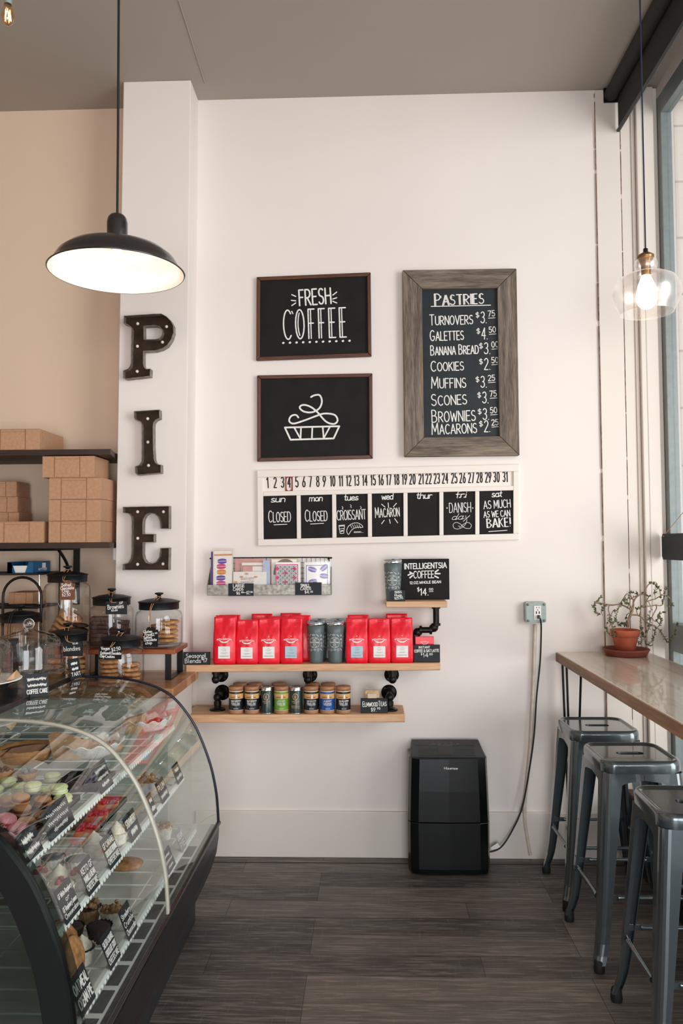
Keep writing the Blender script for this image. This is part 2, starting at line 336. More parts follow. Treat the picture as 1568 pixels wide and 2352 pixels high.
# ------------------------------------------------------------------ hand lettering: a stroke alphabet (cap height 1)
def arc(cx, cy, rx, ry, a0, a1, n=10):
    return [(cx+rx*cos(R(a0+(a1-a0)*i/n)), cy+ry*sin(R(a0+(a1-a0)*i/n))) for i in range(n+1)]
def bowl(x, y0, y1, wd): return [(x, y1)] + arc(x+wd*.45, (y0+y1)/2, wd*.55, (y1-y0)/2, 90, -90, 10) + [(x, y0)]
G = {
'A': (.66, [[(0,0),(.33,1),(.66,0)], [(.11,.34),(.55,.34)]]),
'B': (.56, [[(0,0),(0,1)], bowl(0,.53,1,.46), bowl(0,0,.53,.54)]),
'C': (.6, [arc(.34,.5,.34,.5,48,312,16)]),
'D': (.62, [[(0,0),(0,1)], bowl(0,0,1,.62)]),
'E': (.48, [[(.48,1),(0,1),(0,0),(.48,0)], [(0,.52),(.4,.52)]]),
'F': (.46, [[(.46,1),(0,1),(0,0)], [(0,.52),(.38,.52)]]),
'G': (.64, [arc(.34,.5,.34,.5,48,325,16)+[(.62,.42),(.38,.42)]]),
'H': (.58, [[(0,0),(0,1)], [(.58,0),(.58,1)], [(0,.52),(.58,.52)]]),
'I': (.06, [[(.03,0),(.03,1)]]),
'J': (.42, [[(.42,1),(.42,.25)]+arc(.21,.22,.21,.22,0,-170,7)]),
'K': (.54, [[(0,0),(0,1)], [(.52,1),(0,.42)], [(.16,.58),(.54,0)]]),
'L': (.45, [[(0,1),(0,0),(.45,0)]]),
'M': (.76, [[(0,0),(.06,1),(.38,.25),(.7,1),(.76,0)]]),
'N': (.6, [[(0,0),(0,1),(.6,0),(.6,1)]]),
'O': (.66, [arc(.33,.5,.33,.5,90,450,18)]),
'P': (.54, [[(0,0),(0,1)], bowl(0,.45,1,.52)]),
'Q': (.66, [arc(.33,.5,.33,.5,90,450,18), [(.4,.25),(.68,-.05)]]),
'R': (.56, [[(0,0),(0,1)], bowl(0,.47,1,.52), [(.2,.47),(.56,0)]]),
'S': (.52, [arc(.27,.755,.24,.245,40,270,10)+arc(.25,.26,.26,.25,90,-150,11)]),
'T': (.56, [[(0,1),(.56,1)], [(.28,1),(.28,0)]]),
'U': (.58, [[(0,1),(0,.3)]+arc(.29,.29,.29,.29,180,360,9)+[(.58,1)]]),
'V': (.62, [[(0,1),(.31,0),(.62,1)]]),
'W': (.86, [[(0,1),(.2,0),(.43,.8),(.66,0),(.86,1)]]),
'X': (.56, [[(0,0),(.56,1)], [(0,1),(.56,0)]]),
'Y': (.56, [[(0,1),(.28,.48),(.56,1)], [(.28,.48),(.28,0)]]),
'Z': (.54, [[(0,1),(.54,1),(0,0),(.54,0)]]),
'0': (.5, [arc(.25,.5,.25,.5,90,450,16)]),
'1': (.2, [[(0,.8),(.16,1),(.16,0)]]),
'2': (.5, [arc(.25,.74,.24,.26,160,-30,9)+[(0,0),(.5,0)]]),
'3': (.48, [arc(.22,.76,.23,.24,150,-90,9), arc(.22,.27,.26,.26,90,-150,10)]),
'4': (.52, [[(.38,0),(.38,1),(0,.32),(.52,.32)]]),
'5': (.48, [[(.44,1),(.06,1),(.03,.56)]+arc(.22,.31,.26,.31,120,-145,10)]),
'6': (.5, [[(.4,1),(.1,.5)]+arc(.25,.28,.25,.28,150,510,14)]),
'7': (.48, [[(0,1),(.48,1),(.14,0)]]),
'8': (.48, [arc(.24,.75,.21,.25,-90,270,13), arc(.24,.26,.24,.26,90,450,13)]),
'9': (.5, [arc(.25,.72,.25,.28,0,360,14)+[(.12,0)]]),
'$': (.44, [arc(.22,.7,.2,.18,40,270,8)+arc(.22,.32,.2,.2,90,-145,8), [(.22,1.04),(.22,-.04)]]),
'.': (.08, [[(.03,.02),(.05,.02)]]), ',': (.1, [[(.06,.05),(.02,-.12)]]),
'-': (.3, [[(0,.45),(.3,.45)]]), '_': (.36, [[(0,.06),(.36,.06)]]), '!': (.1, [[(.05,1),(.05,.3)], [(.05,.04),(.06,.04)]]),
'&': (.56, [[(.56,0),(.1,.75)]+arc(.24,.82,.14,.18,180,0,7)+[(.04,.3)]+arc(.22,.2,.2,.2,150,350,8)+[(.5,.42)]]),
"'": (.08, [[(.05,1),(.02,.8)]]), '/': (.3, [[(0,0),(.3,1)]]),
'a': (.48, [arc(.23,.3,.23,.3,60,420,12), [(.44,.62),(.44,0)]]),
'b': (.46, [[(0,1.05),(0,0)], arc(.22,.3,.23,.3,170,-170,12)]),
'c': (.42, [arc(.25,.3,.25,.3,50,310,11)]),
'd': (.48, [arc(.23,.3,.23,.3,60,420,12), [(.46,1.05),(.46,0)]]),
'e': (.46, [[(.02,.32),(.45,.32)]+arc(.24,.3,.22,.3,5,310,12)]),
'f': (.34, [arc(.28,.85,.14,.18,60,180,5)+[(.14,-.0)], [(0,.58),(.32,.58)]]),
'g': (.46, [arc(.23,.3,.23,.3,60,420,12), [(.45,.62),(.45,-.2)]+arc(.24,-.2,.21,.18,0,-150,6)]),
'h': (.44, [[(0,1.05),(0,0)], [(0,.35)]+arc(.22,.4,.2,.2,160,0,6)+[(.42,0)]]),
'i': (.08, [[(.04,.6),(.04,0)], [(.04,.85),(.05,.85)]]),
'j': (.16, [[(.14,.6),(.14,-.2),(0,-.32)], [(.14,.85),(.15,.85)]]),
'k': (.4, [[(0,1.05),(0,0)], [(.36,.6),(0,.22),(.4,0)]]),
'l': (.1, [[(.04,1.05),(.04,.08),(.1,0)]]),
'm': (.7, [[(0,.6),(0,0)], [(0,.4)]+arc(.17,.42,.16,.18,160,0,5)+[(.33,0)], [(.33,.4)]+arc(.51,.42,.17,.18,160,0,5)+[(.68,0)]]),
'n': (.44, [[(0,.6),(0,0)], [(0,.36)]+arc(.22,.4,.2,.2,160,0,6)+[(.42,0)]]),
'o': (.46, [arc(.23,.3,.23,.3,90,450,13)]),
'p': (.46, [[(0,.6),(0,-.38)], arc(.23,.3,.23,.3,170,-170,12)]),
'q': (.46, [arc(.23,.3,.23,.3,60,420,12), [(.45,.6),(.45,-.38)]]),
'r': (.32, [[(0,.6),(0,0)], [(0,.34)]+arc(.2,.38,.18,.22,160,50,5)]),
's': (.38, [arc(.2,.45,.17,.15,40,270,7)+arc(.18,.15,.19,.15,90,-150,7)]),
't': (.32, [[(.14,.95),(.14,.1),(.28,0)], [(0,.62),(.3,.62)]]),
'u': (.44, [[(0,.6),(0,.22)]+arc(.2,.2,.2,.2,180,350,6)+[(.42,.6),(.42,0)]]),
'v': (.42, [[(0,.6),(.21,0),(.42,.6)]]), 'w': (.62, [[(0,.6),(.16,0),(.31,.5),(.46,0),(.62,.6)]]),
'x': (.4, [[(0,0),(.4,.6)], [(0,.6),(.4,0)]]), 'y': (.44, [[(0,.6),(.22,.05)], [(.44,.6),(.08,-.38)]]),
'z': (.4, [[(0,.6),(.4,.6),(0,0),(.4,0)]]),
}
def layout(s, track=.2, smallcaps=None, slant=0, script=False):
    out = []; x = 0; first = True; prev = None
    for ch in s:
        if ch == ' ': x += .38; first = True; prev = None; continue
        k = 1.0
        if smallcaps and not first and ch.isalpha(): k = smallcaps
        wd, st = G[ch]
        for p in st: out.append([(x+u*k+slant*v*k, v*k) for u, v in p])
        if script and prev is not None: out.append([(prev, .02), (x+.06, .16)])
        prev = x+wd*k; x += wd*k+track*(k if smallcaps else 1); first = False
    return out, max(x-track, .01)
def letters(mb, s, org, eu, ev, en, width, h, sw, **kw):
    """write s on a plane: baseline starts at org, runs along eu for width, caps h high"""
    st, L = layout(s, **kw); org, eu, ev, en = Vector(org), Vector(eu), Vector(ev), Vector(en)
    kx = width/L if width else h
    for p in st: mb.ribbon([(u*kx, v*h) for u, v in p], sw, lambda a, b: org+eu*a+ev*b+en*.0007)
    return L*kx
def wr(mb, s, x0, y0, x1, y1, hpx, Y, swpx, **kw):
    """write s between two picture points of its baseline, on a board standing at depth Y"""
    a, b = atY(x0, y0, Y), atY(x1, y1, Y); eu = (b-a); wd = eu.length; eu.normalize()
    ev = Vector((-eu.z, 0, eu.x)); k = wd/math.hypot(x1-x0, y1-y0)
    letters(mb, s, a, eu, ev, (0, -1, 0), wd, hpx*k, swpx*k, **kw)
def wr2(mb, s, x0, y0, x1, y1, hpx, Y, swpx, gap, **kw):
    """like wr, with every upright stroke doubled the way a sign writer shades letters"""
    wr(mb, s, x0, y0, x1, y1, hpx, Y, swpx, **kw)
    a, b = atY(x0, y0, Y), atY(x1, y1, Y); eu = (b-a); wd = eu.length; eu.normalize(); ev = Vector((-eu.z, 0, eu.x)); k = wd/math.hypot(x1-x0, y1-y0)
    st, L = layout(s, **kw); kx = wd/L; h = hpx*k
    for p in st:
        run = []
        for q0, q1 in zip(p, p[1:]):
            if abs(q1[0]-q0[0])*kx < .45*abs(q1[1]-q0[1])*h: run = run or [q0]; run.append(q1)
            elif run: break
        if len(run) > 1: mb.ribbon([(u*kx+gap*k, v*h) for u, v in run], swpx*k*.8, lambda c, d: a+eu*c+ev*d+Vector((0, -.0007, 0)))
def dr(mb, pts, Y, swpx, smooth=True, closed=False):
    q = [atY(x, y, Y) for x, y in pts]; k = (atY(pts[0][0]+10, pts[0][1], Y)-atY(pts[0][0], pts[0][1], Y)).length/10
    q = [(p.x, p.z) for p in q]
    if smooth and len(q) > 2: q = [(p.x, p.y) for p in smoothpath([(a, b, 0) for a, b in q], 5, closed)]
    if closed: q = q+[q[0]]
    mb.ribbon(q, swpx*k, lambda a, b: Vector((a, Y-.0007, b)))
# writing in a thing's own frame: front face at y = yf, facing -y
def lw(mb, s, x, z, width, h, sw, yf, **kw): return letters(mb, s, (x, yf, z), (1, 0, 0), (0, 0, 1), (0, -1, 0), width, h, sw, **kw)

# ------------------------------------------------------------------ setting
ZC = 3.993; XW = 1.53
s_ = lambda n, m, mb, **k: struct(mb.build(n, M[m], **k))
s_('floor', 'floor', MB().box(-4.2, -8, -.06, 1.62, .3, 0))
s_('trim_floor', 'rubber', MB().box(-.92, -.088, 0, 1.29, -.083, .0015))
s_('ceiling', 'ceil', MB().box(-4.2, -8, ZC, 1.75, .3, ZC+.1))
ce = MB().tube([atZ(410, 0, ZC-.001), atZ(470, 190, ZC-.001)], .003, 6); struct(ce.build('trim_ceiling', M['ceil']))
wb_ = MB().box(-1.1, 0, 0, 1.62, .16, ZC); s_('wall_back', 'wall', wb_)
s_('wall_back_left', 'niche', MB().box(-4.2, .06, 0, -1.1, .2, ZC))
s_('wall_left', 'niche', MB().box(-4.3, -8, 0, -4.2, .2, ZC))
# the pier beside the shelves, leaning a touch as old plaster does
s_('wall_pier', 'wall', MB().hexa([(-1.287,-.185,0),(-.928,-.185,0),(-.928,.08,0),(-1.287,.08,0)], [(-1.244,-.185,ZC),(-.895,-.185,ZC),(-.895,.08,ZC),(-1.244,.08,ZC)]), bevel=.004)
# rear of the shop: wall with the open shop-front
rw = MB(); rw.box(-4.2, -8, 0, -1.4, -7.9, ZC); rw.box(-1.4, -8, 3.4, 1.75, -7.9, ZC); rw.box(-1.4, -8, 0, 1.75, -7.9, .5)
s_('wall_rear', 'wall', rw)
# baseboard
bz = .232
s_('baseboard_back', 'base', MB().box(-.90, -.018, 0, 1.21, 0, bz), bevel=.004)
# boards of the window corner
def tr(n, x0, x1, y0, z0=0, z1=ZC-.005, m='trim'): return s_(n, m, MB().box(x0, y0, z0, x1, .05, z1), bevel=.004)
tr('trim_1', 1.2105, 1.3378, -.010); tr('trim_2', 1.3392, 1.392, -.004); tr('trim_3', 1.394, 1.412, -.012)
tr('trim_4', 1.414, 1.440, -.036); tr('trim_5', 1.443, 1.505, -.030); tr('trim_6', 1.506, 1.529, -.016)
sm_ = MB()
rng = random.Random(3)
for x, a, b in ((1.2095, .25, 3.97), (1.3385, .7, 3.95)):
    z = a
    while z < b:
        ln = rng.uniform(.05, .4); wd = rng.choice((.0006, .0008, .0012, .0018))
        sm_.box(x-wd+rng.uniform(-.001, .001), -.0112, z, x+wd, -.001, min(z+ln, b)); z += ln*rng.uniform(.95, 1.1)
s_('trim_seams', 'seam', sm_)
# window wall: frame, panes, low wall beneath
FX0, FX1 = XW, XW+.056; WY = -6.2
fr = MB(); fr.box(FX0, -.062, .36, FX1, 0, 3.93); fr.box(FX0, WY, 3.83, FX1, -.062, 3.93)
fr.box(FX0, WY, .36, FX1, -.062, .43)
fr.box(FX0, WY-.06, .36, FX1, WY, 3.93); fr.box(FX0-.006, -1.95, .43, FX1, -1.89, 3.83)
wf = s_('window_1', 'winframe', fr, bevel=.003)
wrail = MB().box(FX0-.004, WY, 1.055, FX1, -.062, 1.195); wrail.build('window_rail', M['winframe'], wf, bevel=.003)
MB().box(FX0+.03, WY, .43, FX0+.036, -.062, 3.83).build('window_pane', M['pane'], wf)
s_('wall_right', 'wall', MB().box(XW, -8, 0, 1.75, WY-.06, ZC))
s_('wall_right_upper', 'wall', MB().box(XW, WY-.06, 3.93, 1.75, 0, ZC))
M['stall'] = plain('dark_painted_low_wall', '23282b', .5, var=.1)
s_('wall_right_low', 'stall', MB().box(1.30, -5, 0, 1.62, -.04, .345), bevel=.004)
s_('trim_sill', 'darkwood', MB().box(1.285, -5, .345, 1.59, -.045, .362), bevel=.003)
# outside: block pier of the facade, pavement
def block_mat():
    nt = NT('painted_concrete_block'); v = coords(nt, (1, 1, 1), (R(90), 0, 0))
    br = nt.t.nodes.new('ShaderNodeTexBrick'); nt.l(v, br.inputs['Vector'])
    br.inputs['Color1'].default_value = lin('d8cfc6'); br.inputs['Color2'].default_value = lin('cfc5bb'); br.inputs['Mortar'].default_value = lin('a39a92')
    br.inputs['Scale'].default_value = 1; br.inputs['Brick Width'].default_value = .5; br.inputs['Row Height'].default_value = .3; br.inputs['Mortar Size'].default_value = .006
    n = noise(nt, coords(nt), 18, 5, .7)
    nt.l(mixc(nt, ramp(nt, n, [(.62, (0, 0, 0, 1)), (.75, (.4, .4, .4, 1))]), br.outputs[0], lin('9b9088')), nt.b.inputs['Base Color'])
    nt.b.inputs['Roughness'].default_value = .85; bump(nt, n, .3, .01); return nt.m
M['block'] = block_mat()
s_('wall_outside', 'block', MB().box(1.625, .02, -.1, 3.6, .5, 5))
M['pave'] = plain('pavement', 'b3aca4', .9, var=.08, vscale=8)
s_('floor_outside', 'pave', MB().box(1.625, -9, -.16, 9, .5, -.06))
# ------------------------------------------------------------------ things on the wall
def quad(px, Y): return [atY(a, b, Y) for a, b in px]      # tl, tr, br, bl
def lerp(a, b, t): return a+(b-a)*t
def inset(q, d):
    tl, tr, br, bl = q; ex = (tr-tl).normalized(); ez = (tl-bl).normalized()
    return [tl+ex*d-ez*d, tr-ex*d-ez*d, br-ex*d+ez*d, bl+ex*d+ez*d]
def framed(root, q, fw, yf, yb, ypanel, mh, mv, panel='board', bev=.003):
    """mitred frame from yb (wall side) to yf (front), panel face at ypanel"""
    qi = inset(q, fw)
    for k, nm, m in ((0, 'frame_rail', mh), (1, 'frame_stile', mv), (2, 'frame_rail', mh), (3, 'frame_stile', mv)):
        a, b, c, d = q[k], q[(k+1) % 4], qi[(k+1) % 4], qi[k]
        s = lambda p, y: Vector((p.x, y, p.z))
        g = .0006
        cn = (a+b+c+d)/4; f = [p+(cn-p).normalized()*g for p in (a, b, c, d)]
        MB().hexa([s(p, yb) for p in f], [s(p, yf) for p in f]).build(nm, M[m], root, bevel=bev)
    MB().hexa([Vector((p.x, yb, p.z)) for p in inset(q, fw*.6)], [Vector((p.x, ypanel, p.z)) for p in inset(q, fw*.6)]).build('chalk_panel', M[panel], root)
    return qi
# chalkboard with FRESH COFFEE
Yb = -.022
q = quad([(589,636),(851,625),(853,818),(588,828)], Yb)
t = thing('framed_chalkboard', 'walnut framed chalkboard lettered FRESH COFFEE, upper left of the wall boards', 'chalkboard', tuple(q[3].lerp(q[2], .5)-Vector((0, Yb, 0))))
framed(t, q, .019, Yb, -.001, -.008, 'walnut', 'walnut_v')
Yp = -.008
mb = MB()
wr(mb, 'FRESH', 688, 702, 760, 697, 36, Yp, 3.6, track=.22)
for pts in (((670,677),(679,681)), ((669,690),(679,691)), ((670,702),(679,696)), ((764,678),(773,671)), ((764,687),(773,684)), ((764,692),(773,696))): dr(mb, pts, Yp, 2.6)
wr2(mb, 'COFFEE', 652, 780, 795, 774, 68, Yp, 3.2, 5.5, track=.34)
for i in range(11): dr(mb, [(650+i*15.2, 788-i*.5), (651+i*15.2, 787.6-i*.5)], Yp, 5)
mb.build('chalk_lettering', M['chalk'], t)
# chalkboard with the drawn pie
q = quad([(590,862),(855,857),(856,1053),(590,1060)], Yb)
t = thing('framed_chalkboard', 'walnut framed chalkboard with a drawn pie and curling steam', 'chalkboard', tuple(q[3].lerp(q[2], .5)-Vector((0, Yb, 0))))
framed(t, q, .019, Yb, -.001, -.008, 'walnut', 'walnut_v')
mb = MB()
dr(mb, [(654,982),(779,979)], Yp, 4); dr(mb, [(654,982),(667,1010),(766,1007),(779,979)], Yp, 4, False)
for a, b in (((676,983),(690,1008)), ((691,983),(690,1008)), ((717,982),(716,1008)), ((741,981),(743,1006)), ((757,981),(744,1005))): dr(mb, [a, b], Yp, 3.6)
dr(mb, [(714,912),(722,908),(734,908),(739,922),(733,938),(716,947),(697,945),(688,936),(696,930),(712,934),(728,946),(748,968),(766,974),(775,966),(768,953),(744,950),(722,957),(698,966),(674,973),(664,967),(668,956),(679,953),(685,959)], Yp, 4)
mb.build('chalk_drawing', M['chalk'], t)
# PASTRIES board in weathered planks
Yw = -.038
q = quad([(924,620),(1186,616),(1193,1046),(929,1049)], Yw)
t = thing('menu_board', 'tall PASTRIES price chalkboard in a wide weathered plank frame', 'chalkboard', tuple(q[3].lerp(q[2], .5)-Vector((0, Yw, 0))))
framed(t, q, .101, Yw, -.002, -.018, 'weather', 'weather_v', 'slate', .004)
Yp = -.018; mb = MB()
wr2(mb, 'PASTRIES', 998, 702, 1110, 697, 27, Yp, 2.4, 2.6, smallcaps=.85)
dr(mb, [(990,704),(1126,701)], Yp, 2)
rows = [('TURNOVERS',987,747,1085,744,24,'3','75',1092,742),('GALETTES',988,783,1064,780,24,'4','50',1094,779),('BANANA BREAD',989,816,1098,812,22,'3','00',1100,813),('COOKIES',990,853,1064,850,23,'2','50',1100,849),
        ('MUFFINS',991,892,1069,890,26,'3','25',1092,890),('SCONES',991,932,1071,928,26,'3','75',1096,926),('BROWNIES',992,970,1091,966,28,'3','50',1097,964),('MACARONS',992,998,1094,994,26,'2','25',1100,992)]
for s, x0, y0, x1, y1, h, d, c, xp, yp in rows:
    wr(mb, s, x0, y0, x1, y1, h, Yp, 2.3, smallcaps=.84)
    wr(mb, '$', xp, yp-12, xp+8, yp-12, 13, Yp, 1.7); wr(mb, d+'.', xp+12, yp, xp+25, yp, 26, Yp, 2.2)
    wr(mb, c, xp+29, yp-15, xp+44, yp-16, 13, Yp, 1.8); dr(mb, [(xp+29, yp-11), (xp+45, yp-12)], Yp, 1.4)
mb.build('chalk_lettering', M['chalk'], t)
# week calendar
Yc = -.020
q = quad([(590,1080),(1192,1066),(1192,1240),(592,1254)], Yc)
M['calwhite'] = paint('distressed_white_paint', 'ebe2d9', 'a58a78', .5, .6)
t = thing('week_calendar', 'long white wooden week calendar with numbers 1 to 31 and seven small chalkboards', 'calendar', tuple(q[3].lerp(q[2], .5)-Vector((0, Yc, 0))))
tl, tr_, br, bl = q
def cp(u, v, y): a = lerp(tl, tr_, u); b = lerp(bl, br, u); p = lerp(a, b, v); return Vector((p.x, y, p.z))
def cbar(mb, u0, v0, u1, v1, yf, yb=-.001): mb.hexa([cp(u, v, yb) for u, v in ((u0,v1),(u1,v1),(u1,v0),(u0,v0))], [cp(u, v, yf) for u, v in ((u0,v1),(u1,v1),(u1,v0),(u0,v0))])
mb = MB()
cbar(mb, 0, 0, 1, .095, Yc); cbar(mb, 0, .915, 1, 1, Yc); cbar(mb, 0, .095, .022, .915, Yc); cbar(mb, .978, .095, 1, .915, Yc); cbar(mb, .022, .285, .978, .345, Yc)
U = [.022+.956*i/7 for i in range(8)]
for u in U[1:-1]: cbar(mb, u-.008, .345, u+.008, .915, Yc)
mb.build('frame', M['calwhite'], t, bevel=.003)
mb = MB(); cbar(mb, .02, .09, .98, .29, -.007); mb.build('number_strip', M['calwhite'], t)
M['ink'] = plain('black_ink', '1d1917', .8, var=.1)
M['oxred'] = plain('oxide_red_paint', '8e2a25', .6, var=.05)
mb = MB()
nx = [615,632,649,664,682,698,713,730,745,764,783,801,819,838,857,875,893,911,929,947,967,984,1003,1022,1043,1062,1082,1101,1121,1140,1160]
for i, x in enumerate(nx):
    s = str(i+1); y = 1120.5-(x-615)*.0255; wd = 5.5 if len(s) == 1 else 12.5
    if s == '1': wd = 3
    if '1' in s and len(s) == 2: wd = 10
    if s == '11': wd = 7.5
    wr(mb, s, x-wd/2, y, x+wd/2, y-.2, 23.5, -.007, 2.6, track=.34)
mb.build('numbers', M['ink'], t)
mk = MB(); o_ = [cp(u, v, 0) for u, v in ((.108,.095),(.1365,.095),(.1365,.285),(.108,.285))]
cx_, cz_ = sum(p.x for p in o_)/4, sum(p.z for p in o_)/4
hole = [(cx_+.0135*cos(a), cz_+.022+.0135*sin(a)) for a in [pi*i/8 for i in range(9)]]+[(cx_-.0135*cos(a), cz_-.022-.0135*sin(a)) for a in [pi*i/8 for i in range(9)]]
mk.prism([(p.x, p.z) for p in o_], lambda u, v, w_: Vector((u, w_, v)), -.0085, -.0125, [hole]); mk.build('day_marker', M['oxred'], t)
days = ['sun', 'mon', 'tues', 'wed', 'thur', 'fri', 'sat']; dx0 = [(622,654),(710,740),(790,822),(876,902),(956,991),(1046,1070),(1129,1152)]
for i in range(7):
    mb = MB(); u0 = U[i]+(.008 if i else 0); u1 = U[i+1]-(.008 if i < 6 else 0)
    cbar(mb, u0, .345, u1, .915, -.009); pn = mb.build('day_panel', M['board'], t)
    ch = MB(); ky = lambda x: -(x-640)*.0235; Yd = -.009
    a, b = dx0[i]; by = 1153+ky(a)
    dn_ = MB(); wr(dn_, days[i], a, by, b, by-.9, 14, Yd, 2, track=.12, script=True, slant=.12); dn_.build('day_name', M['chalk'], pn)
    X = (a+b)/2; oy = ky(X)
    if i in (0, 1):
        x0 = 617 if i == 0 else 701; wr(ch, 'CLOSED', x0, 1199+ky(x0), x0+50, 1197.5+ky(x0), 26, Yd, 1.9, smallcaps=.86); dr(ch, [(x0+12, 1205+ky(x0)), (x0+42, 1203.5+ky(x0))], Yd, 1.6)
    if i == 2:
        wr(ch, 'CROISSANT', 774, 1195, 840, 1192, 22, Yd, 1.7, track=.16)
        for x, y in ((785, 1163), (804, 1159), (827, 1163)): dr(ch, [(x, y), (x+2.5, y+3), (x+.5, y+5), (x+3, y+7)], Yd, 1)
        dr(ch, [(778,1209),(791,1208),(789,1225),(781,1225),(778,1209)], Yd, 1.3, False); dr(ch, [(778,1207),(791,1206)], Yd, 1.6); dr(ch, [(779,1215),(790,1214)], Yd, 1.2); dr(ch, [(783,1220),(787,1219)], Yd, 3)
        dr(ch, [(799,1227),(796,1220),(799,1210),(808,1203),(820,1201),(829,1205),(833,1211),(826,1211),(816,1212),(807,1218),(801,1227),(799,1227)], Yd, 1.3)
        for x in (804, 809, 814, 819, 824): dr(ch, [(x, 1205), (x+4, 1213)], Yd, 1)
        wr(ch, 'mmm...', 813, 1224, 834, 1223.5, 5, Yd, .9)
    if i == 3:
        wr(ch, 'MACARON', 862, 1189, 917, 1185.5, 23, Yd, 1.7, smallcaps=.85)
        for p in (((876,1158),(884,1165)), ((891,1155),(892,1166)), ((903,1164),(910,1156)), ((876,1203),(882,1195)), ((894,1193),(896,1202)), ((906,1191),(913,1201))): dr(ch, p, Yd, 1.8)
    if i == 5:
        wr(ch, 'DANISH', 1032, 1177.5, 1081, 1176, 22, Yd, 1.6); 
        for x in (1026, 1085): dr(ch, [(x, 1167), (x+.5, 1167)], Yd, 3)
        wr(ch, 'day', 1036, 1194, 1074, 1192, 13, Yd, 1.1, script=True, slant=.4)
        dr(ch, [(1072,1193),(1068,1205),(1056,1214),(1044,1214),(1040,1206),(1046,1200),(1056,1203),(1066,1212),(1078,1214),(1082,1206),(1074,1200),(1064,1204),(1056,1211),(1053,1207)], Yd, 1)
    if i == 6:
        wr(ch, 'AS MUCH', 1111, 1169, 1172, 1165, 18, Yd, 1.8); wr(ch, 'AS WE CAN', 1111, 1189, 1171, 1185.5, 14, Yd, 1.7)
        wr2(ch, 'BAKE!', 1118, 1212, 1172, 1209, 20, Yd, 1.9, 1.8)
        dr(ch, [(1122,1221),(1164,1218)], Yd, 1.6)
    if ch.v: ch.build('chalk_lettering', M['chalk'], pn)
# ---- marquee letters P, I, E on the pier
YL = -.185
M['rust'] = plain('rusty_brown_steel', '3a2a1e', .5, .5, var=.22, vscale=22)
M['rim'] = plain('worn_grey_steel_edge', '8c8379', .55, .3, var=.2, vscale=40)
M['bulb'] = plain('clear_marquee_bulb', 'efe4d6', .1, var=0, coat=1)
def pxs(pts): return pts
def marquee(ch, pts, hole, bulbs, label, gap=None):
    yf = YL-.046
    P = [atY(x, y, yf) for x, y in pts]; base = P[0].copy()
    lo = min(p.z for p in P); cx = sum(p.x for p in P)/len(P)
    t = thing('marquee_letter', label, 'letter sign', (cx, YL, lo), 0, 'steel marquee letters on the pier')
    ol = [(p.x, p.z) for p in P]
    if sum(ol[i][0]*ol[(i+1) % len(ol)][1]-ol[(i+1) % len(ol)][0]*ol[i][1] for i in range(len(ol))) < 0: ol = ol[::-1]
    ho = [[(atY(x, y, yf).x, atY(x, y, yf).z) for x, y in hole]] if hole else []
    fn = lambda u, v, w_: Vector((u, w_, v))
    MB().prism(ol, fn, YL-.002, YL-.012, ho).build('back_plate', M['rust'], t)
    rm = MB()
    for lp in [ol]+ho:
        n = len(lp)
        for i in range(n):
            a, b = Vector(lp[i]), Vector(lp[(i+1) % n]); d = (b-a)
            if d.length < 1e-6: continue
            e = d.normalized()*.0008; nn = Vector((-d.y, d.x)).normalized()*.0011
            c4 = [a-e-nn, b+e-nn, b+e+nn, a-e+nn]
            rm.hexa([fn(p.x, p.y, YL-.002) for p in c4], [fn(p.x, p.y, yf) for p in c4])
    rm.build('side_wall', M['rim'], t)
    for x, y in bulbs:
        p = atY(x, y, YL-.022)
        b = MB().ball((p.x, YL-.021, p.z), .0085, 12)
        b.build('bulb', M['bulb'], t)
    return t
k6 = lambda x, y: (270+x*.17007, 700+y*.17007)
Pp = [(85,150),(330,135),(480,125),(590,125),(660,160),(715,215),(752,280),(752,380),(720,470),(660,550),(590,600),(510,620),(430,625),(345,625),(345,800),(352,840),(380,868),(440,868),(435,960),(330,995),(110,1005),(72,985),(75,888),(130,868),(165,835),(178,790),(185,500),(185,320),(170,290),(130,262),(80,245)]
Pp = [(85,150),(480,125),(590,122),(660,160),(715,215),(750,280),(752,380),(725,460),(670,545),(600,590),(510,618),(345,625),(343,790),(352,840),(378,868),(440,866),(436,962),(110,1000),(75,985),(75,890),(135,868),(165,835),(178,790),(190,330),(175,292),(140,268),(82,248)]
hole = [(350,285),(500,275),(560,290),(590,320),(605,370),(590,420),(555,455),(500,468),(352,468)]
marquee('P', [k6(*p) for p in Pp], [k6(*p) for p in hole], [k6(*p) for p in ((270,255),(660,295),(605,505),(266,560),(263,900))], 'brown steel marquee letter P, topmost on the pier')
Ip = [(222,1440),(562,1418),(566,1530),(510,1555),(482,1590),(476,1640),(478,1900),(488,2080),(505,2130),(540,2158),(582,2162),(584,2270),(270,2298),(240,2270),(236,2185),(290,2165),(320,2120),(326,2080),(326,1650),(322,1610),(300,1570),(240,1550),(224,1520)]
marquee('I', [k6(*p) for p in Ip], None, [k6(*p) for p in ((405,1538),(408,1855),(416,2170))], 'brown steel marquee letter I, in the middle of the pier')
k4 = lambda x, y: (x*.28061, 960+y*.28061)
Ep = [(1006,730),(1382,722),(1382,905),(1312,905),(1308,850),(1290,805),(1258,782),(1222,778),(1190,795),(1170,830),(1166,870),(1166,950),(1258,952),(1258,1016),(1168,1018),(1166,1110),(1172,1150),(1195,1185),(1235,1195),(1275,1180),(1302,1140),(1312,1066),(1382,1064),(1378,1244),(1004,1244),(1004,1198),(1046,1190),(1070,1150),(1076,1100),(1078,840),(1072,805),(1050,782),(1008,775)]
marquee('E', [k4(*p) for p in Ep], None, [k4(*p) for p in ((1125,768),(1337,768),(1126,985),(1125,1198),(1333,1195))], 'brown steel marquee letter E, lowest on the pier')
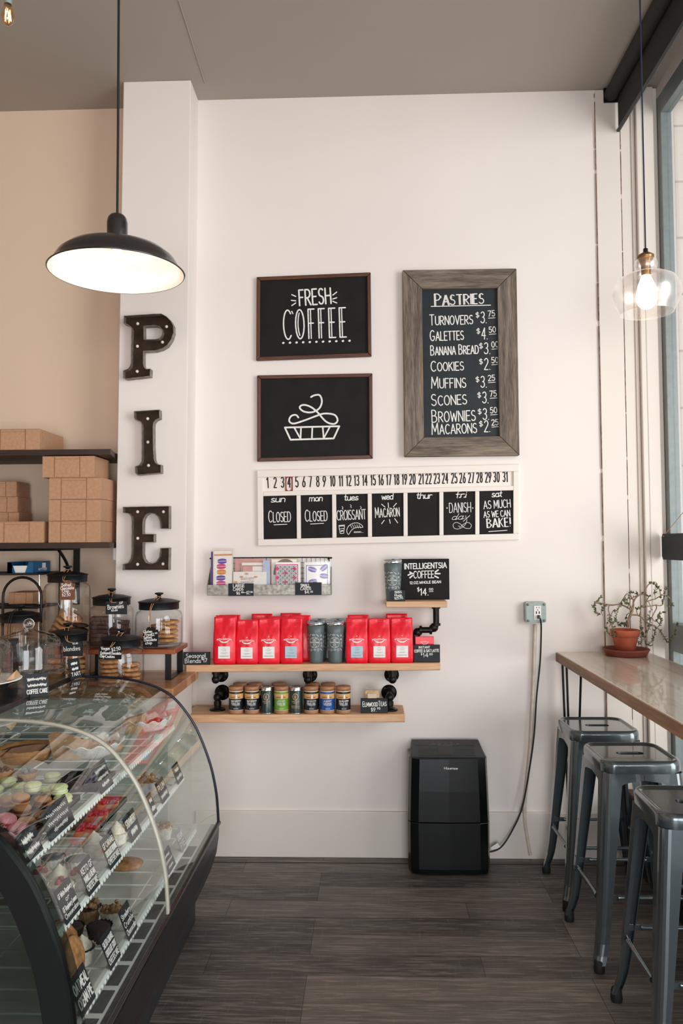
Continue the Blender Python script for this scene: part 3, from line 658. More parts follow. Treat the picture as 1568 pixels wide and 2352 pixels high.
# ---- outlet box, conduit
YO = -.0
t = thing('outlet_box', 'grey metal outlet box on the wall above the conduit', 'outlet', tuple(atY(1231, 1432, -.001)))
M['boxgrey'] = plain('grey_enamel_box', '8f9a93', .4, .2, var=.06)
k1 = lambda x, y: (1180+x*.24745, 1280+y*.24745)
def rr_outline(x0, z0, x1, z1, r, n=5):
    o = []
    for cx, cz, a in ((x1-r, z1-r, 0), (x0+r, z1-r, 90), (x0+r, z0+r, 180), (x1-r, z0+r, 270)):
        o += [(cx+r*cos(R(a+90*i/n)), cz+r*sin(R(a+90*i/n))) for i in range(n+1)]
    return o
fy = lambda u, v, w_: Vector((u, w_, v))
a, b = atY(1207, 1431, -.05), atY(1254, 1383, -.05)
MB().prism(rr_outline(a.x, a.z, b.x, b.z, .012), fy, -.001, -.045).build('box_body', M['boxgrey'], t, bevel=.003)
MB().prism(rr_outline(a.x+.004, a.z+.004, b.x-.004, b.z-.004, .012), fy, -.045, -.049).build('cover_plate', M['boxgrey'], t, bevel=.0015)
for sx in (a.x+.012, b.x-.012):
    for sz in (a.z+.012, b.z-.012): MB().lathe([(0, 0), (.006, 0), (.006, .006), (0, .007)], (0, 0, 0), 10).build('screw', M['galv'], t, local=True).matrix_local = Matrix.Translation(Vector((sx, -.05, sz))-LOC[t]) @ Matrix.Rotation(R(90), 4, 'X')
c, d = atY(1226, 1424, -.052), atY(1242, 1391.5, -.052)
rc = MB().box(c.x, -.053, c.z, d.x, -.048, d.z).build('receptacle', M['white'], t, bevel=.002)
sl = MB()
for x, y, w_, h in ((1232, 1395.5, 1.5, 3), (1238, 1395.5, 1.3, 3), (1234.5, 1401, 2.2, 2), (1231.5, 1407, 2.4, 6), (1238, 1407, 2.4, 6)):
    p = atY(x, y, -.053); sl.box(p.x-w_*.0011, -.0536, p.z-h*.0011, p.x+w_*.0011, -.053, p.z+h*.0011)
sl.build('sockets', M['ink'], rc)
M['conduit'] = plain('painted_flex_conduit', 'd9cdbd', .55, .1, var=.06)
cpts = [atY(x, y, -.014) for x, y in ((1229,1434),(1227,1490),(1224,1580),(1221,1640),(1217,1720),(1209,1800),(1204,1850),(1205,1890),(1208,1910),(1213,1940),(1217,1963))]
cpts = smoothpath(cpts, 60); 
t = tag(MB().tube([p+Vector((0, -.002, 0)) for p in cpts], [.0085+.0016*(i % 2) for i in range(len(cpts))], 8).build('conduit', M['conduit']), 'cream corrugated conduit running from the outlet box down to the floor', 'conduit')
# ---- mounting backing panel and shelves of boards on iron pipe
def pipe_flange(mb, c, nrm, r=.038):
    c = Vector(c); nrm = Vector(nrm).normalized(); a = nrm.orthogonal().normalized()
    ring = lambda rr, h: (rr, h)
    base = len(mb.v); prof = [(0, 0), (r, 0), (r, .006), (r*.62, .007), (r*.42, .016), (r*.42, .024), (0, .024)]
    rot = nrm.to_track_quat('Z', 'Y').to_matrix()
    tmp = MB().lathe(prof, (0, 0, 0), 24)
    mb.add([c+rot @ p for p in tmp.v], tmp.f, True)
    for k in range(4):
        an = pi/4+k*pi/2; tmp = MB().lathe([(0, 0), (.0045, 0), (.0045, .003), (0, .003)], (r*.76*cos(an), r*.76*sin(an), .0062), 8); mb.add([c+rot @ p for p in tmp.v], tmp.f)
SZ, LZ = 1.012, .772          # tops of the long and the lower shelf
def shelf(name, label, pts, z1, th, mat):
    t = thing(name, label, 'shelf', (pts[0][0], 0, z1-th))
    MB().hexa([(x, y, z1-th) for x, y in pts], [(x, y, z1) for x, y in pts]).build('board', M[mat], t, bevel=.004); return t
# long shelf
t1 = shelf('wall_shelf', 'long thick maple wall shelf carrying red coffee bags and tumblers', [(-.902, -.235), (.352, -.175), (.352, -.003), (-.902, -.003)], SZ, .036, 'maple')
for px, py in ((500, 1549), (704, 1549), (891, 1549)):
    pb = MB(); c = atY(px+8, py, 0); pipe_flange(pb, (c.x, -.0005, SZ-.085), (0, -1, 0))
    pb.tube([(c.x, -.018, SZ-.085), (c.x, -.145, SZ-.085)], .0145, 12); pb.ball((c.x, -.150, SZ-.085), .021, 12)
    pb.tube([(c.x, -.150, SZ-.085), (c.x, -.150, SZ-.037)], .0145, 12); pb.tube([(c.x, -.150, SZ-.058), (c.x, -.150, SZ-.037)], .019, 12)
    pb.build('pipe_bracket', M['iron'], t1)
# lower shelf
t2 = shelf('wall_shelf', 'short thick maple lower shelf carrying tea tins', [(-.905, -.245), (.172, -.225), (.172, -.003), (-.905, -.003)], LZ, .040, 'maple')
for px, side in ((511, -1), (893, 1)):
    pb = MB(); c = atY(px, 1590, 0); z = LZ+.064
    pipe_flange(pb, (c.x, -.0005, z), (0, -1, 0), .04)
    pb.tube([(c.x, -.018, z), (c.x, -.13, z)], .0145, 12); pb.ball((c.x, -.135, z), .022, 12)
    pb.tube([(c.x, -.135, z), (c.x, -.135, LZ+.02)], .0145, 12); pb.tube([(c.x, -.135, z-.02), (c.x, -.135, z-.04)], .019, 12)
    pipe_flange(pb, (c.x, -.135, LZ+.0006), (0, 0, 1), .04); pb.build('pipe_stand', M['iron'], t2)
# thin white backing panel behind the two shelves
bp = MB().box(-.898, -.0025, .70, .150, -.0002, SZ-.036); struct(bp.build('trim_backing', M['base']))
# small shelf on a pipe rising from the long shelf
cY = -.10
q0, q1 = atY(886, 1381.5, -.19), atY(1027, 1380, -.19)
zt = q0.z; th = .031
t3 = shelf('small_wall_shelf', 'small maple shelf on an iron pipe above the red bags', [(q0.x, -.19), (q1.x, -.19), (q1.x, -.003), (q0.x, -.003)], zt, th, 'maple')
pb = MB(); A = atY(1001, 1400, cY); B = atY(1001, 1447, cY); C_ = atY(953, 1452, cY)
ez = B.z; dn = SZ+.001
pth = [Vector((A.x, cY, zt-th)), Vector((A.x, cY, ez+.03)), Vector((A.x-.006, cY, ez+.008)), Vector((A.x-.03, cY, ez)), Vector((C_.x+.03, cY, ez)), Vector((C_.x+.006, cY, ez-.008)), Vector((C_.x, cY, ez-.03)), Vector((C_.x, cY, dn+.02))]
pb.tube(pth, .0155, 14)
for a_, b_ in ((pth[0], pth[0]-Vector((0, 0, .012))), (pth[1]+Vector((0, 0, .004)), pth[1]-Vector((0, 0, .008))), (pth[3]+Vector((.008, 0, 0)), pth[3]-Vector((.004, 0, 0))), (pth[4]+Vector((.004, 0, 0)), pth[4]-Vector((.008, 0, 0))), (pth[6]+Vector((0, 0, .008)), pth[6]-Vector((0, 0, .004)))): pb.tube([a_, b_], .022, 14)
pb.ball(pth[2]+Vector((-.006, 0, .004)), .023, 12); pb.ball(pth[5]+Vector((.006, 0, -.004)), .023, 12)
pipe_flange(pb, (C_.x, cY, dn), (0, 0, 1), .036)
pb.build('pipe_stand', M['iron'], t3)
SMZ = zt
# ------------------------------------------------------------------ goods on the shelves
def interp(tab, z):
    if z <= tab[0][0]: return tab[0][1]
    for (a, b), (c, d) in zip(tab, tab[1:]):
        if z <= c: return b+(d-b)*(z-a)/(c-a)
    return tab[-1][1]
def wings(mb, cx, cz, hw, P, star=True):
    for sg in (-1, 1):
        top = [(cx+sg*hw*t, cz+.30*hw*(t**2.2)*1.25+.02*hw) for t in (0.06, .2, .4, .6, .8, 1)]
        bot = [(cx+sg*hw*t, cz+b*hw) for t, b in ((.06, -.16), (.2, -.2), (.4, -.15), (.6, -.04), (.8, .14), (1, .38))]
        if sg < 0: top, bot = top[::-1], bot[::-1]
        mb.fill(top, bot, P)
    mb.ribbon([(cx-.05*hw, cz-.13*hw), (cx+.05*hw, cz-.13*hw)], .14*hw, P)
def arced(mb, s, cx, cz, wd, h, sw, sag, P, **kw):
    st, L = layout(s, **kw); kx = wd/L
    for p in st: mb.ribbon([(cx-wd/2+u*kx, cz+v*h-sag*((u*kx-wd/2)/(wd/2))**2) for u, v in p], sw, P)
BAGD = [(0, .058), (.012, .066), (.06, .070), (.11, .066), (.15, .052), (.180, .030), (.2, .014), (.212, .007), (.232, .006)]
BAGW = [(0, .104), (.012, .1125), (.06, .1145), (.12, .113), (.18, .110), (.232, .109)]
def bag_mesh(seed):
    rg = random.Random(seed); mb = MB(); rows = []; NZ = 22; NX = 14
    ph = [rg.uniform(0, 6) for _ in range(6)]
    for j in range(NZ+1):
        z = .232*j/NZ; w_ = interp(BAGW, z); d = interp(BAGD, z); row = []
        for side in (-1, 1):
            for i in range(NX+1):
                t = -1+2*i/NX; t = t*side*-1
                y = side*d/2*(1-.22*abs(t)**3) if z < .19 else side*d/2
                wr_ = .0016*sin(31*t+70*z+ph[0])*(1-abs(t))+.0018*sin(9*t+95*z+ph[1])*min(1, z/.05)
                if .185 < z: wr_ = .002*sin(5*t+ph[2])
                row.append(Vector((t*w_/2, y+side*wr_*(.8 if z > .13 else .35)+(.003*sin(4*t+ph[3]) if z > .2 else 0), z)))
        rows.append(row)
    n = len(rows[0]); V = [p for r_ in rows for p in r_]; F = []
    for j in range(NZ):
        for i in range(n): F.append((j*n+i, j*n+(i+1) % n, (j+1)*n+(i+1) % n, (j+1)*n+i))
    F.append(tuple(range(n))[::-1]); F.append(tuple(range(NZ*n, NZ*n+n)))
    mb.add(V, F, True); return mb
def bag_front(u, v): return Vector((u, -interp(BAGD, v)/2*(1-.22*min(1, abs(u)/.057)**3)-.0022, v))
def make_bag(seed, lab, label, detail=True):
    t = thing('coffee_bag', label, 'coffee bag', group='red bags of coffee on the long shelf')
    bag_mesh(seed).build('pouch', M['red'], t, local=True)
    if detail:
        sl = MB()
        for z in (.196, .204, .216, .226): sl.ribbon([(-.05, z), (.05, z)], .0012, lambda u, v: Vector((u, -interp(BAGD, v)/2-.0024, v)))
        sl.build('seal_band', M['red'], t, local=True)
        lg = MB(); arced(lg, 'INTELLIGENTSIA', 0, .1215, .074, .0072, .0013, .003, bag_front)
        wings(lg, 0, .112, .029, bag_front); lg.ribbon([(-.0008, .1405), (.0008, .1405)], .004, bag_front)
        lg.build('printed_logo', M['white'], t, local=True)
        lb = MB(); zs = [.030+.0595*i/6 for i in range(7)]
        for a, b in zip(zs, zs[1:]): lb.add([bag_front(-.030, a), bag_front(.030, a), bag_front(.030, b), bag_front(-.030, b)], [(0, 1, 2, 3)], True)
        for v in lb.v: v.y -= .0006
        le = lb.build('paper_label', M[lab], t, local=True)
        tx = MB(); Pq = lambda u, v: bag_front(u, v)+Vector((0, -.0012, 0))
        for z, wd in ((.082, .012), (.074, .026), (.069, .018), (.058, .03), (.054, .02), (.043, .046), (.040, .046)): tx.ribbon([(-wd/2, z), (wd/2, z)], .0010, Pq)
        tx.build('label_print', M['print'], le, local=True)
    return t
fedge = lambda x: -.235+(x+.902)/1.254*.06
bags = [(517,0,1.0,'white',-.006,'red coffee bag with white label, leftmost of the front row on the long shelf'),(569,0,.93,'white',0,'red coffee bag with white label, second from the left in the front row'),
        (618.5,0,.955,'white',0,'red coffee bag with white label, third from the left in the front row'),(670,0,.97,'paleblue',-.004,'red coffee bag with pale blue label, left of the tumblers'),
        (819.5,0,.95,'paleblue',0,'red coffee bag with pale blue label, right of the tumblers'),(871,0,.94,'white',0,'red coffee bag with white label, second from the right in the front row'),
        (922.5,0,.95,'white',0,'red coffee bag with white label, rightmost on the long shelf'),
        (520,1,1.0,None,0,'red coffee bag in the second row, directly behind the leftmost bag'),(528,2,.98,None,0,'red coffee bag at the back against the wall behind the leftmost bag'),
        (602,2,1.0,None,0,'red coffee bag at the back against the wall showing between the second and third bags'),(637,1,.97,None,0,'red coffee bag in the second row right of the third bag'),
        (689,1,.99,None,0,'red coffee bag in the second row behind the pale blue label bag, near the tumblers'),(668,2,1.01,None,.1,'red coffee bag with slanted top at the back behind the pale blue label bag'),
        (823,1,.99,None,0,'red coffee bag in the second row right of the tumblers'),(911,1,1.01,None,0,'red coffee bag in the second row behind the rightmost bags')]
protos = {}
for i, (px, row, sc, lab, extra, label) in enumerate(bags):
    X0 = atY(px, 1500, -.17).x
    y = fedge(X0)+.041+row*.0735+(extra if row == 0 else 0)
    x = atY(px, 1500, y).x
    if lab not in protos: protos[lab] = t = make_bag(11+i, lab, label, lab is not None)
    else: t = dup(protos[lab], (0, 0, 0), label=label)
    t.location = (x, y, SZ+.0005); t.scale = (.975, .98, sc); t.rotation_euler = (0, 0, R([2, -1, 1.5, -2, 1, -1, 2][i % 7])*.6)
# ---- tumblers
M['tumb'] = plain('sage_grey_powder_coat', '5d6a6a', .42, .1, var=.05, vscale=200)
M['lid'] = plain('clear_grey_lid', '8f9aa3', .12, .2, var=.03, coat=.6)
TR = lambda z: .0355+(.047-.0355)*z/.195
def make_tumbler(label, grp):
    t = thing('tumbler', label, 'tumbler', group=grp)
    MB().lathe([(0, 0), (.0335, 0), (.0355, .003)]+[(TR(z), z) for z in (.02, .06, .1, .15, .190)]+[(.045, .190)], (0, 0, 0), 36).build('cup', M['tumb'], t, local=True)
    MB().lathe([(.0462, .186), (.0478, .188), (.0478, .1985), (.0462, .2)], (0, 0, 0), 36).build('steel_rim', M['chrome'], t, local=True)
    ld = MB().lathe([(.047, .199), (.0465, .204), (.042, .206), (.040, .201), (0, .200)], (0, 0, 0), 36).build('lid', M['lid'], t, local=True)
    MB().box(-.006, -.030, .2005, .008, .006, .209).build('lid_slider', M['plastic'], ld, local=True, bevel=.002)
    pr = MB(); off = R(-8)
    def P(u, v):
        r_ = TR(v)+.0004; a = -pi/2+off+u/r_; return Vector((r_*cos(a), r_*sin(a), v))
    cz = .103
    pr.ribbon([(.0268*cos(2*pi*k/40), cz+.0268*sin(2*pi*k/40)) for k in range(41)], .0012, P)
    for a0, a1 in ((125, 98), (82, 55), (-55, -82), (-98, -125)): pr.ribbon([(.022*cos(R(a)), cz+.022*sin(R(a))) for a in [a0+(a1-a0)*i/6 for i in range(7)]], .0016, P)
    st, L = layout('REVOLUTION'); kx = .044/L
    for p in st: pr.ribbon([(-.022+u*kx, cz-.003+v*.0062) for u, v in p], .0011, P)
    st, L = layout('SWEET'); kx = .018/L
    for p in st: pr.ribbon([(-.009+u*kx, cz+.006+v*.0035) for u, v in p], .0008, P)
    pr.ribbon([(-.006, cz+.013), (0, cz+.018), (.006, cz+.013), (-.006, cz+.013)], .0012, P); pr.ribbon([(-.006, cz-.008), (-.004, cz-.014), (0, cz-.017), (.004, cz-.014), (.006, cz-.008), (-.006, cz-.008)], .0014, P)
    def ic(k, u, v, s=.0055):
        q = {0: [[(-1, -1), (.4, .6)], [(.2, .2), (1, 1), (.6, .2)]], 1: [[(-1.4, .2), (-.6, .7), (.6, .7), (1.4, .2), (.6, -.4), (-.6, -.4), (-1.4, .2)], [(-.7, .2), (.7, .2)]],
             2: [[(-1, 1), (1, -1)], [(-.6, 1), (1.2, -.8)]], 3: [[(-.7, -.8), (0, 1), (.7, -.8), (-.7, -.8)], [(-.3, -.3), (.3, -.3)]],
             4: [[(-1, -.6), (1, -.6), (1, .6), (-1, .6), (-1, -.6)], [(-1, 0), (1, 0)]], 5: [[(-.6, -1), (.6, -1), (.8, -.2), (0, .2), (-.8, -.2), (-.6, -1)], [(0, .2), (.3, 1.2)]],
             6: [[(-1.6, 0), (0, 0)], [(.2, -.5), (1.4, -.5), (1.4, .5), (.2, .5), (.2, -.5)]], 7: [[(-.8, .9), (.8, .9), (.5, -1), (-.5, -1), (-.8, .9)]],
             8: [[(cos(2*pi*j/9), sin(2*pi*j/9)) for j in range(10)], [(-.4, 0), (.4, 0)]]}[k]
        for p in q: pr.ribbon([(u+a*s, v+b*s) for a, b in p], .0011, P)
    for k, u, v in ((0, -.022, .140), (1, -.004, .140), (2, .016, .138), (3, .036, .138), (8, -.042, .138), (4, .037, .118), (5, .039, .102), (8, .040, .086), (4, -.040, .120), (2, -.042, .102), (8, -.041, .085),
                    (5, -.018, .067), (6, -.001, .067), (7, .019, .066), (2, .035, .067), (3, -.036, .067), (3, .055, .13), (7, .056, .105), (0, .056, .08)): ic(k, u, v)
    pr.build('printed_pattern', M['white'], t, local=True); return t
tw = None
for px, row, label in ((725.5, 0, 'sage grey steel tumbler, front left of the four between the red bags'), (770, 0, 'sage grey steel tumbler, front right of the four between the red bags'),
                       (733, 1, 'sage grey steel tumbler, back left of the four between the red bags'), (775.5, 1, 'sage grey steel tumbler, back right of the four between the red bags')):
    y = -.150+row*.0975; x = atY(px, 1480, y).x
    if tw is None: tw = t = make_tumbler(label, 'grey tumblers between the red bags')
    else: t = dup(tw, (0, 0, 0), label=label)
    t.scale = (.975, .975, 1); t.location = (x, y, SZ+.0005); t.rotation_euler = (0, 0, R([0, 4, 8, 2][[725.5, 770, 733, 775.5].index(px)]))
p = atY(902.5, 1375, -.135)
t = dup(tw, (p.x, -.135, SMZ+.0005), label='sage grey steel tumbler on the small shelf beside the black coffee sign', group=''); del t['group']
# ---- tea tins
M['tinband'] = plain('buff_paper_band', 'd9a869', .6, var=.05)
M['tinpale'] = plain('pale_tin_rim', 'd8c4ab', .5, var=.04)
def lab_mat(n, c): M[n] = plain(n, c, .35, var=.05, coat=.2); return n
lab_mat('black_label', '11151b'); lab_mat('green_label', '6d9a2e'); lab_mat('blue_label', '1f4f9c'); lab_mat('dark_green_label', '16302b')
def cylP(r): return lambda u, v: Vector((r*cos(-pi/2+u/r), r*sin(-pi/2+u/r), v))
def cyl_text(mb, s, cz, wd, h, sw, r, cx=0, **kw):
    st, L = layout(s, **kw); kx = wd/L; P = cylP(r)
    for p in st: mb.ribbon([(cx-wd/2+u*kx, cz+v*h) for u, v in p], sw, P)
def make_tin(mat, lines, label, detail=True):
    t = thing('tea_tin', label, 'tea tin', group='bamboo lidded tea tins'); r = .0362
    MB().lathe([(0, 0), (r+.0006, 0), (r+.0006, .016), (r, .016)], (0, 0, 0), 32).build('wood_base', M['lidwood'], t, local=True)
    MB().lathe([(r-.0004, .016), (r-.0004, .112)], (0, 0, 0), 32).build('tin_body', M['tinpale'], t, local=True)
    lb = MB().lathe([(r, .0185), (r, .0735)], (0, 0, 0), 32); lb.lathe([(r, .098), (r, .107)], (0, 0, 0), 32)
    le = lb.build('label', M[mat], t, local=True)
    bd = MB().lathe([(r+.0002, .0735), (r+.0002, .098)], (0, 0, 0), 32).build('label_band', M['tinband'], t, local=True)
    if detail:
        tx = MB(); cyl_text(tx, 'ELMWOOD', .0775, .026, .0065, .0010, r+.0007, -.012); cyl_text(tx, 'INN', .0775, .010, .0065, .0010, r+.0007, .0215); tx.build('band_print', M['seamdark'], bd, local=True)
        dr_ = MB(); Pq = cylP(r+.0008); dr_.fill([(.005, .093), (.0085, .0955), (.012, .093)], [(.005, .0755), (.0085, .0755), (.012, .0755)], Pq); dr_.build('doorway_print', M['white'], bd, local=True)
        tx = MB(); cyl_text(tx, lines[0], .061, min(.05, .0042*len(lines[0])), .0058, .0010, r+.0007, .006); cyl_text(tx, lines[1], .0485, .042, .0120, .0011, r+.0007, .003, script=True, slant=.25); cyl_text(tx, lines[2], .0425, .040, .0036, .0008, r+.0007, .006); cyl_text(tx, 'NET WT. 1.06 OZ', .0245, .022, .003, .0007, r+.0007, .006)
        tx.build('label_print', M['chalk'], le, local=True)
    MB().lathe([(r, .112), (r+.0010, .112), (r+.0010, .129), (r-.0006, .131), (0, .131)], (0, 0, 0), 32).build('wood_lid', M['lidwood'], t, local=True); return t
def make_green_tin(lines, label):
    t = thing('tea_tin', label, 'tea tin'); r = .0305
    MB().lathe([(0, 0), (r, 0), (r, .004), (r-.0006, .004)], (0, 0, 0), 30).build('tin_base', M['chrome'], t, local=True)
    bd = MB().lathe([(r, .004), (r, .110), (r-.001, .112)], (0, 0, 0), 30).build('tin_body', M['dark_green_label'], t, local=True)
    MB().lathe([(r+.0008, .112), (r+.0008, .127), (r, .1285), (r-.004, .1285), (r-.005, .127), (0, .127)], (0, 0, 0), 30).build('tin_lid', M['chrome'], t, local=True)
    sl = MB(); P = cylP(r+.0006); 
    sl.fill([(-.0145*sin(pi*i/12)*0+.0145*cos(pi-pi*i/12), .083+.0165*sin(pi*i/12)) for i in range(13)], [(.0145*cos(pi-pi*i/12), .083-.0165*sin(pi*i/12)) for i in range(13)], P)
    se = sl.build('round_seal', M['tinpale'], bd, local=True)
    g = MB(); P = cylP(r+.0011); g.fill([(.012*cos(pi-pi*i/12), .083+.014*sin(pi*i/12)) for i in range(13)], [(.012*cos(pi-pi*i/12), .083-.014*sin(pi*i/12)) for i in range(13)], P); g.build('seal_picture', M['dark_green_label'], bd, local=True)
    h = MB(); P = cylP(r+.0016)
    for u in (-.004, .002): h.ribbon([(u, .075), (u, .09)], .003, P)
    cyl_text(h, 'ELMWOOD INN', .057, .036, .0055, .0008, r+.0008); cyl_text(h, 'FINE TEAS', .050, .018, .003, .0007, r+.0008)
    for i, s in enumerate(lines): cyl_text(h, s, .036-i*.008, min(.042, .0034*len(s)), .0048, .0008, r+.0008)
    h.build('label_print', M['tinband'], bd, local=True); return t
front = [(542.5,'black_label',('ENGLISH BREAKFAST','Black tea','15 PYRAMID SACHETS'),'black labelled tea tin lettered ENGLISH BREAKFAST, first from the left'),
 (578.5,'black_label',('ENGLISH BREAKFAST','Black tea','15 PYRAMID SACHETS'),'black labelled tea tin lettered ENGLISH BREAKFAST, second from the left'),
 (613.5,None,(),'slim dark green tea tin with silver lid, left of the light green tin'),
 (646,'green_label',('JADE AURA','Green tea','15 PYRAMID SACHETS'),'light green labelled tea tin lettered Green tea with bamboo lid'),
 (680,None,('English Breakfast','Decaffeinated'),'slim dark green tea tin with silver lid, right of the light green tin'),
 (714.5,'black_label',('INDIAN CHAI','Black tea','15 PYRAMID SACHETS'),'black labelled tea tin lettered INDIAN CHAI, left of the blue tin'),
 (751.5,'blue_label',('BLUEBERRY','Caffeine','15 PYRAMID SACHETS'),'blue labelled tea tin with bamboo lid'),
 (788,'black_label',('EARL GREY LAVENDER','Black tea','15 PYRAMID SACHETS'),'black labelled tea tin lettered EARL GREY LAVENDER, rightmost tin')]
for px, mt, ln, lab in front:
    y = -.196; x = atY(px, 1600, y).x
    t = make_tin(mt, ln, lab) if mt else make_green_tin(ln, lab)
    t.location = (x, y, LZ+.0005); t.rotation_euler = (0, 0, R(-3))
pb_ = None
for i, px in enumerate((552, 586, 640.5, 717.5, 753.5)):
    y = -.112; x = atY(px, 1590, y).x
    lab = ['behind the first ENGLISH BREAKFAST tin', 'behind the second ENGLISH BREAKFAST tin', 'behind the light green tin', 'behind the INDIAN CHAI tin', 'behind the blue tin'][i]
    if pb_ is None: pb_ = t = make_tin('black_label', None, 'bamboo lidded tea tin '+lab, False)
    else: t = dup(pb_, (0, 0, 0), label='bamboo lidded tea tin '+lab)
    t.location = (x, y, LZ+.0005)
# ---- chalk signs
def pxsign(name, px, Y, th, label, cat='price sign', mat='slate', edge=None, lines=(), extra=None, foot=None):
    """upright slab whose front face fills the picture quad px = (x0,y0,x1,y1) at depth Y; lines = (text, x0, y, x1, y, h, sw, kw)"""
    x0, y0, x1, y1 = px; a, b = atY(x0, y1, Y), atY(x1, y0, Y)
    t = thing(name, label, cat, ((a.x+b.x)/2, Y+th/2, foot if foot is not None else a.z))
    z0 = foot if foot is not None else a.z
    MB().box(a.x, Y, z0, b.x, Y+th, b.z).build('panel', M[mat], t, bevel=min(.0015, th*.2))
    if edge:
        e = MB(); w_ = .004
        for bx in ((a.x, z0, b.x, z0+w_), (a.x, b.z-w_, b.x, b.z), (a.x, z0, a.x+w_, b.z), (b.x-w_, z0, b.x, b.z)): e.box(bx[0], Y-.0015, bx[1], bx[2], Y+.0005, bx[3])
        e.build('rim', M[edge], t)
    mb = MB()
    for l in lines:
        kw = l[7] if len(l) > 7 else {}; wr(mb, *l[:6], Y-.0003, l[6], **kw)
    if extra: extra(mb, Y-.0003)
    if mb.v: mb.build('chalk_lettering', M['chalk'], t)
    return t
M['signside'] = plain('pale_grey_sign_side', '8d9497', .6, var=.05)
def ex(mb, Y):
    for x0, y0, x1, y1 in ((937,1321,945,1317),(941,1314,947,1317.5),(941,1327,947,1322),(999,1314,1006,1309),(999,1317.5,1010,1317.5),(998,1323,1006,1327)): dr(mb, [(x0, y0), (x1, y1)], Y, 3.4)
    dr(mb, [(985,1359),(994.5,1358.5)], Y, 1.3)
t = pxsign('shelf_sign', (917, 1283.5, 1031, 1379), -.078, .045, 'black block sign lettered INTELLIGENTSIA COFFEE $14.00 on the small shelf', 'sign', 'board', None, [
 ('INTELLIGENTSIA', 929, 1307, 1025, 1304, 12, 2.3), ('COFFEE', 950, 1328, 996, 1327, 16, 2), ('12.OZ.WHOLE BEAN', 941, 1341.5, 1012, 1339, 5.5, 1.3), ('$', 958, 1359, 963, 1359, 10, 1.5), ('14.', 965, 1367, 983, 1367, 15, 2.2), ('00', 985, 1356, 994, 1356, 5, 1.2)], ex, SMZ+.0005)
def tagshape(px, Y, th, label, lines, foot, hole=True, mat='slate', cat='price tag'):
    x0, y0, x1, y1 = px; a, b = atY(x0, y1, Y), atY(x1, y0, Y); z0 = foot if foot is not None else a.z; c = .010
    t = thing('price_tag', label, cat, ((a.x+b.x)/2, Y+th/2, z0))
    MB().prism([(a.x+c, z0), (b.x, z0), (b.x, b.z), (a.x+c, b.z), (a.x, b.z-c), (a.x, z0+c)], fy, Y+th, Y).build('card', M[mat], t)
    mb = MB(); [wr(mb, *l[:6], Y-.0003, l[6]) for l in lines]; mb.build('chalk_lettering', M['chalk'], t); return t
tagshape((896, 1356, 930, 1380), -.188, .003, 'small slate tag lettered SRBS Mugs in front of the single tumbler', [('SRBS', 906, 1363, 922, 1362, 5, 1.1), ('Mugs', 906, 1369.5, 922, 1368.5, 4.5, 1.1), ('$25.95', 906, 1377, 925, 1375.5, 5.5, 1.1)], SMZ+.0005)
pxsign('price_sign', (950, 1481, 1010, 1512.5), -.150, .012, 'slate sign lettered INSTANT COFFEE & OAT LATTE at the right end of the long shelf', lines=[('INSTANT', 961.5, 1489.5, 987, 1489, 5, 1.1), ('COFFEE & OAT LATTE', 951.5, 1498.5, 1007.5, 1497, 6, 1.2), ('$', 966.5, 1505, 969, 1505, 4.5, 1), ('14', 971.5, 1509.5, 983, 1509, 9, 1.3), ('00', 986, 1505, 993, 1504.5, 4.5, 1)], foot=SZ+.0005)
# red instant-coffee box behind that sign
a, b = atY(953.5, 1490, -.125), atY(996, 1462, -.125)
t = thing('coffee_box', 'flat red instant coffee box behind the INSTANT COFFEE sign', 'box', ((a.x+b.x)/2, -.11, SZ+.0005))
MB().box(a.x, -.125, SZ+.0005, b.x, -.1175, b.z).build('carton', M['red'], t, bevel=.002)
mb = MB(); Pf = lambda u, v: Vector((u, -.1262, v)); cx = (a.x+b.x)/2
arced(mb, 'INTELLIGENTSIA', cx, atY(975, 1475, -.125).z, .042, .004, .0008, .0015, Pf); wings(mb, cx, atY(975, 1479, -.125).z, .0175, Pf); mb.build('printed_logo', M['white'], t)
t = pxsign('price_sign', (828, 1606, 890, 1638.5), -.205, .03, 'slate block sign lettered ELMWOOD TEAS on the lower shelf', lines=[('ELMWOOD', 833, 1623, 867, 1622, 11, 1.4, dict(smallcaps=.8)), ('TEAS', 869, 1621.5, 887, 1621, 11, 1.4, dict(smallcaps=.8)), ('$9.', 852, 1634.5, 864, 1634.5, 9, 1.3), ('95', 866, 1629.5, 873, 1629.5, 4.5, 1)], foot=LZ+.0005)
# cellophane packet of sachets behind it
a, b = atY(833, 1612, -.15), atY(875, 1577, -.15); cx = (a.x+b.x)/2
t = thing('sachet_packet', 'clear packet of tea sachets behind the ELMWOOD TEAS sign', 'packet', (cx, -.15, LZ+.0005))
M['tea'] = plain('tea_sachet_paper', 'cfae86', .8, var=.15, vscale=60)
zb = LZ+.0005
for k in range(3): MB().box(a.x+.010, -.168+k*.014, zb+.003, b.x-.010, -.158+k*.014, b.z-.014-.003*k).build('sachet', M['tea'], t, bevel=.004)
w_ = MB().lathe([(.036, 0), (.044, .004), (.046, .05), (.044, .085), (.038, .098), (.047, .112)], (cx, -.150, zb), 14, sx=1, sy=.62); w_.build('clear_wrap', M['cello'], t)
MB().box(cx-.022, -.1805, zb+.062, cx+.022, -.1795, zb+.09).build('paper_label', M['tinpale'], t)
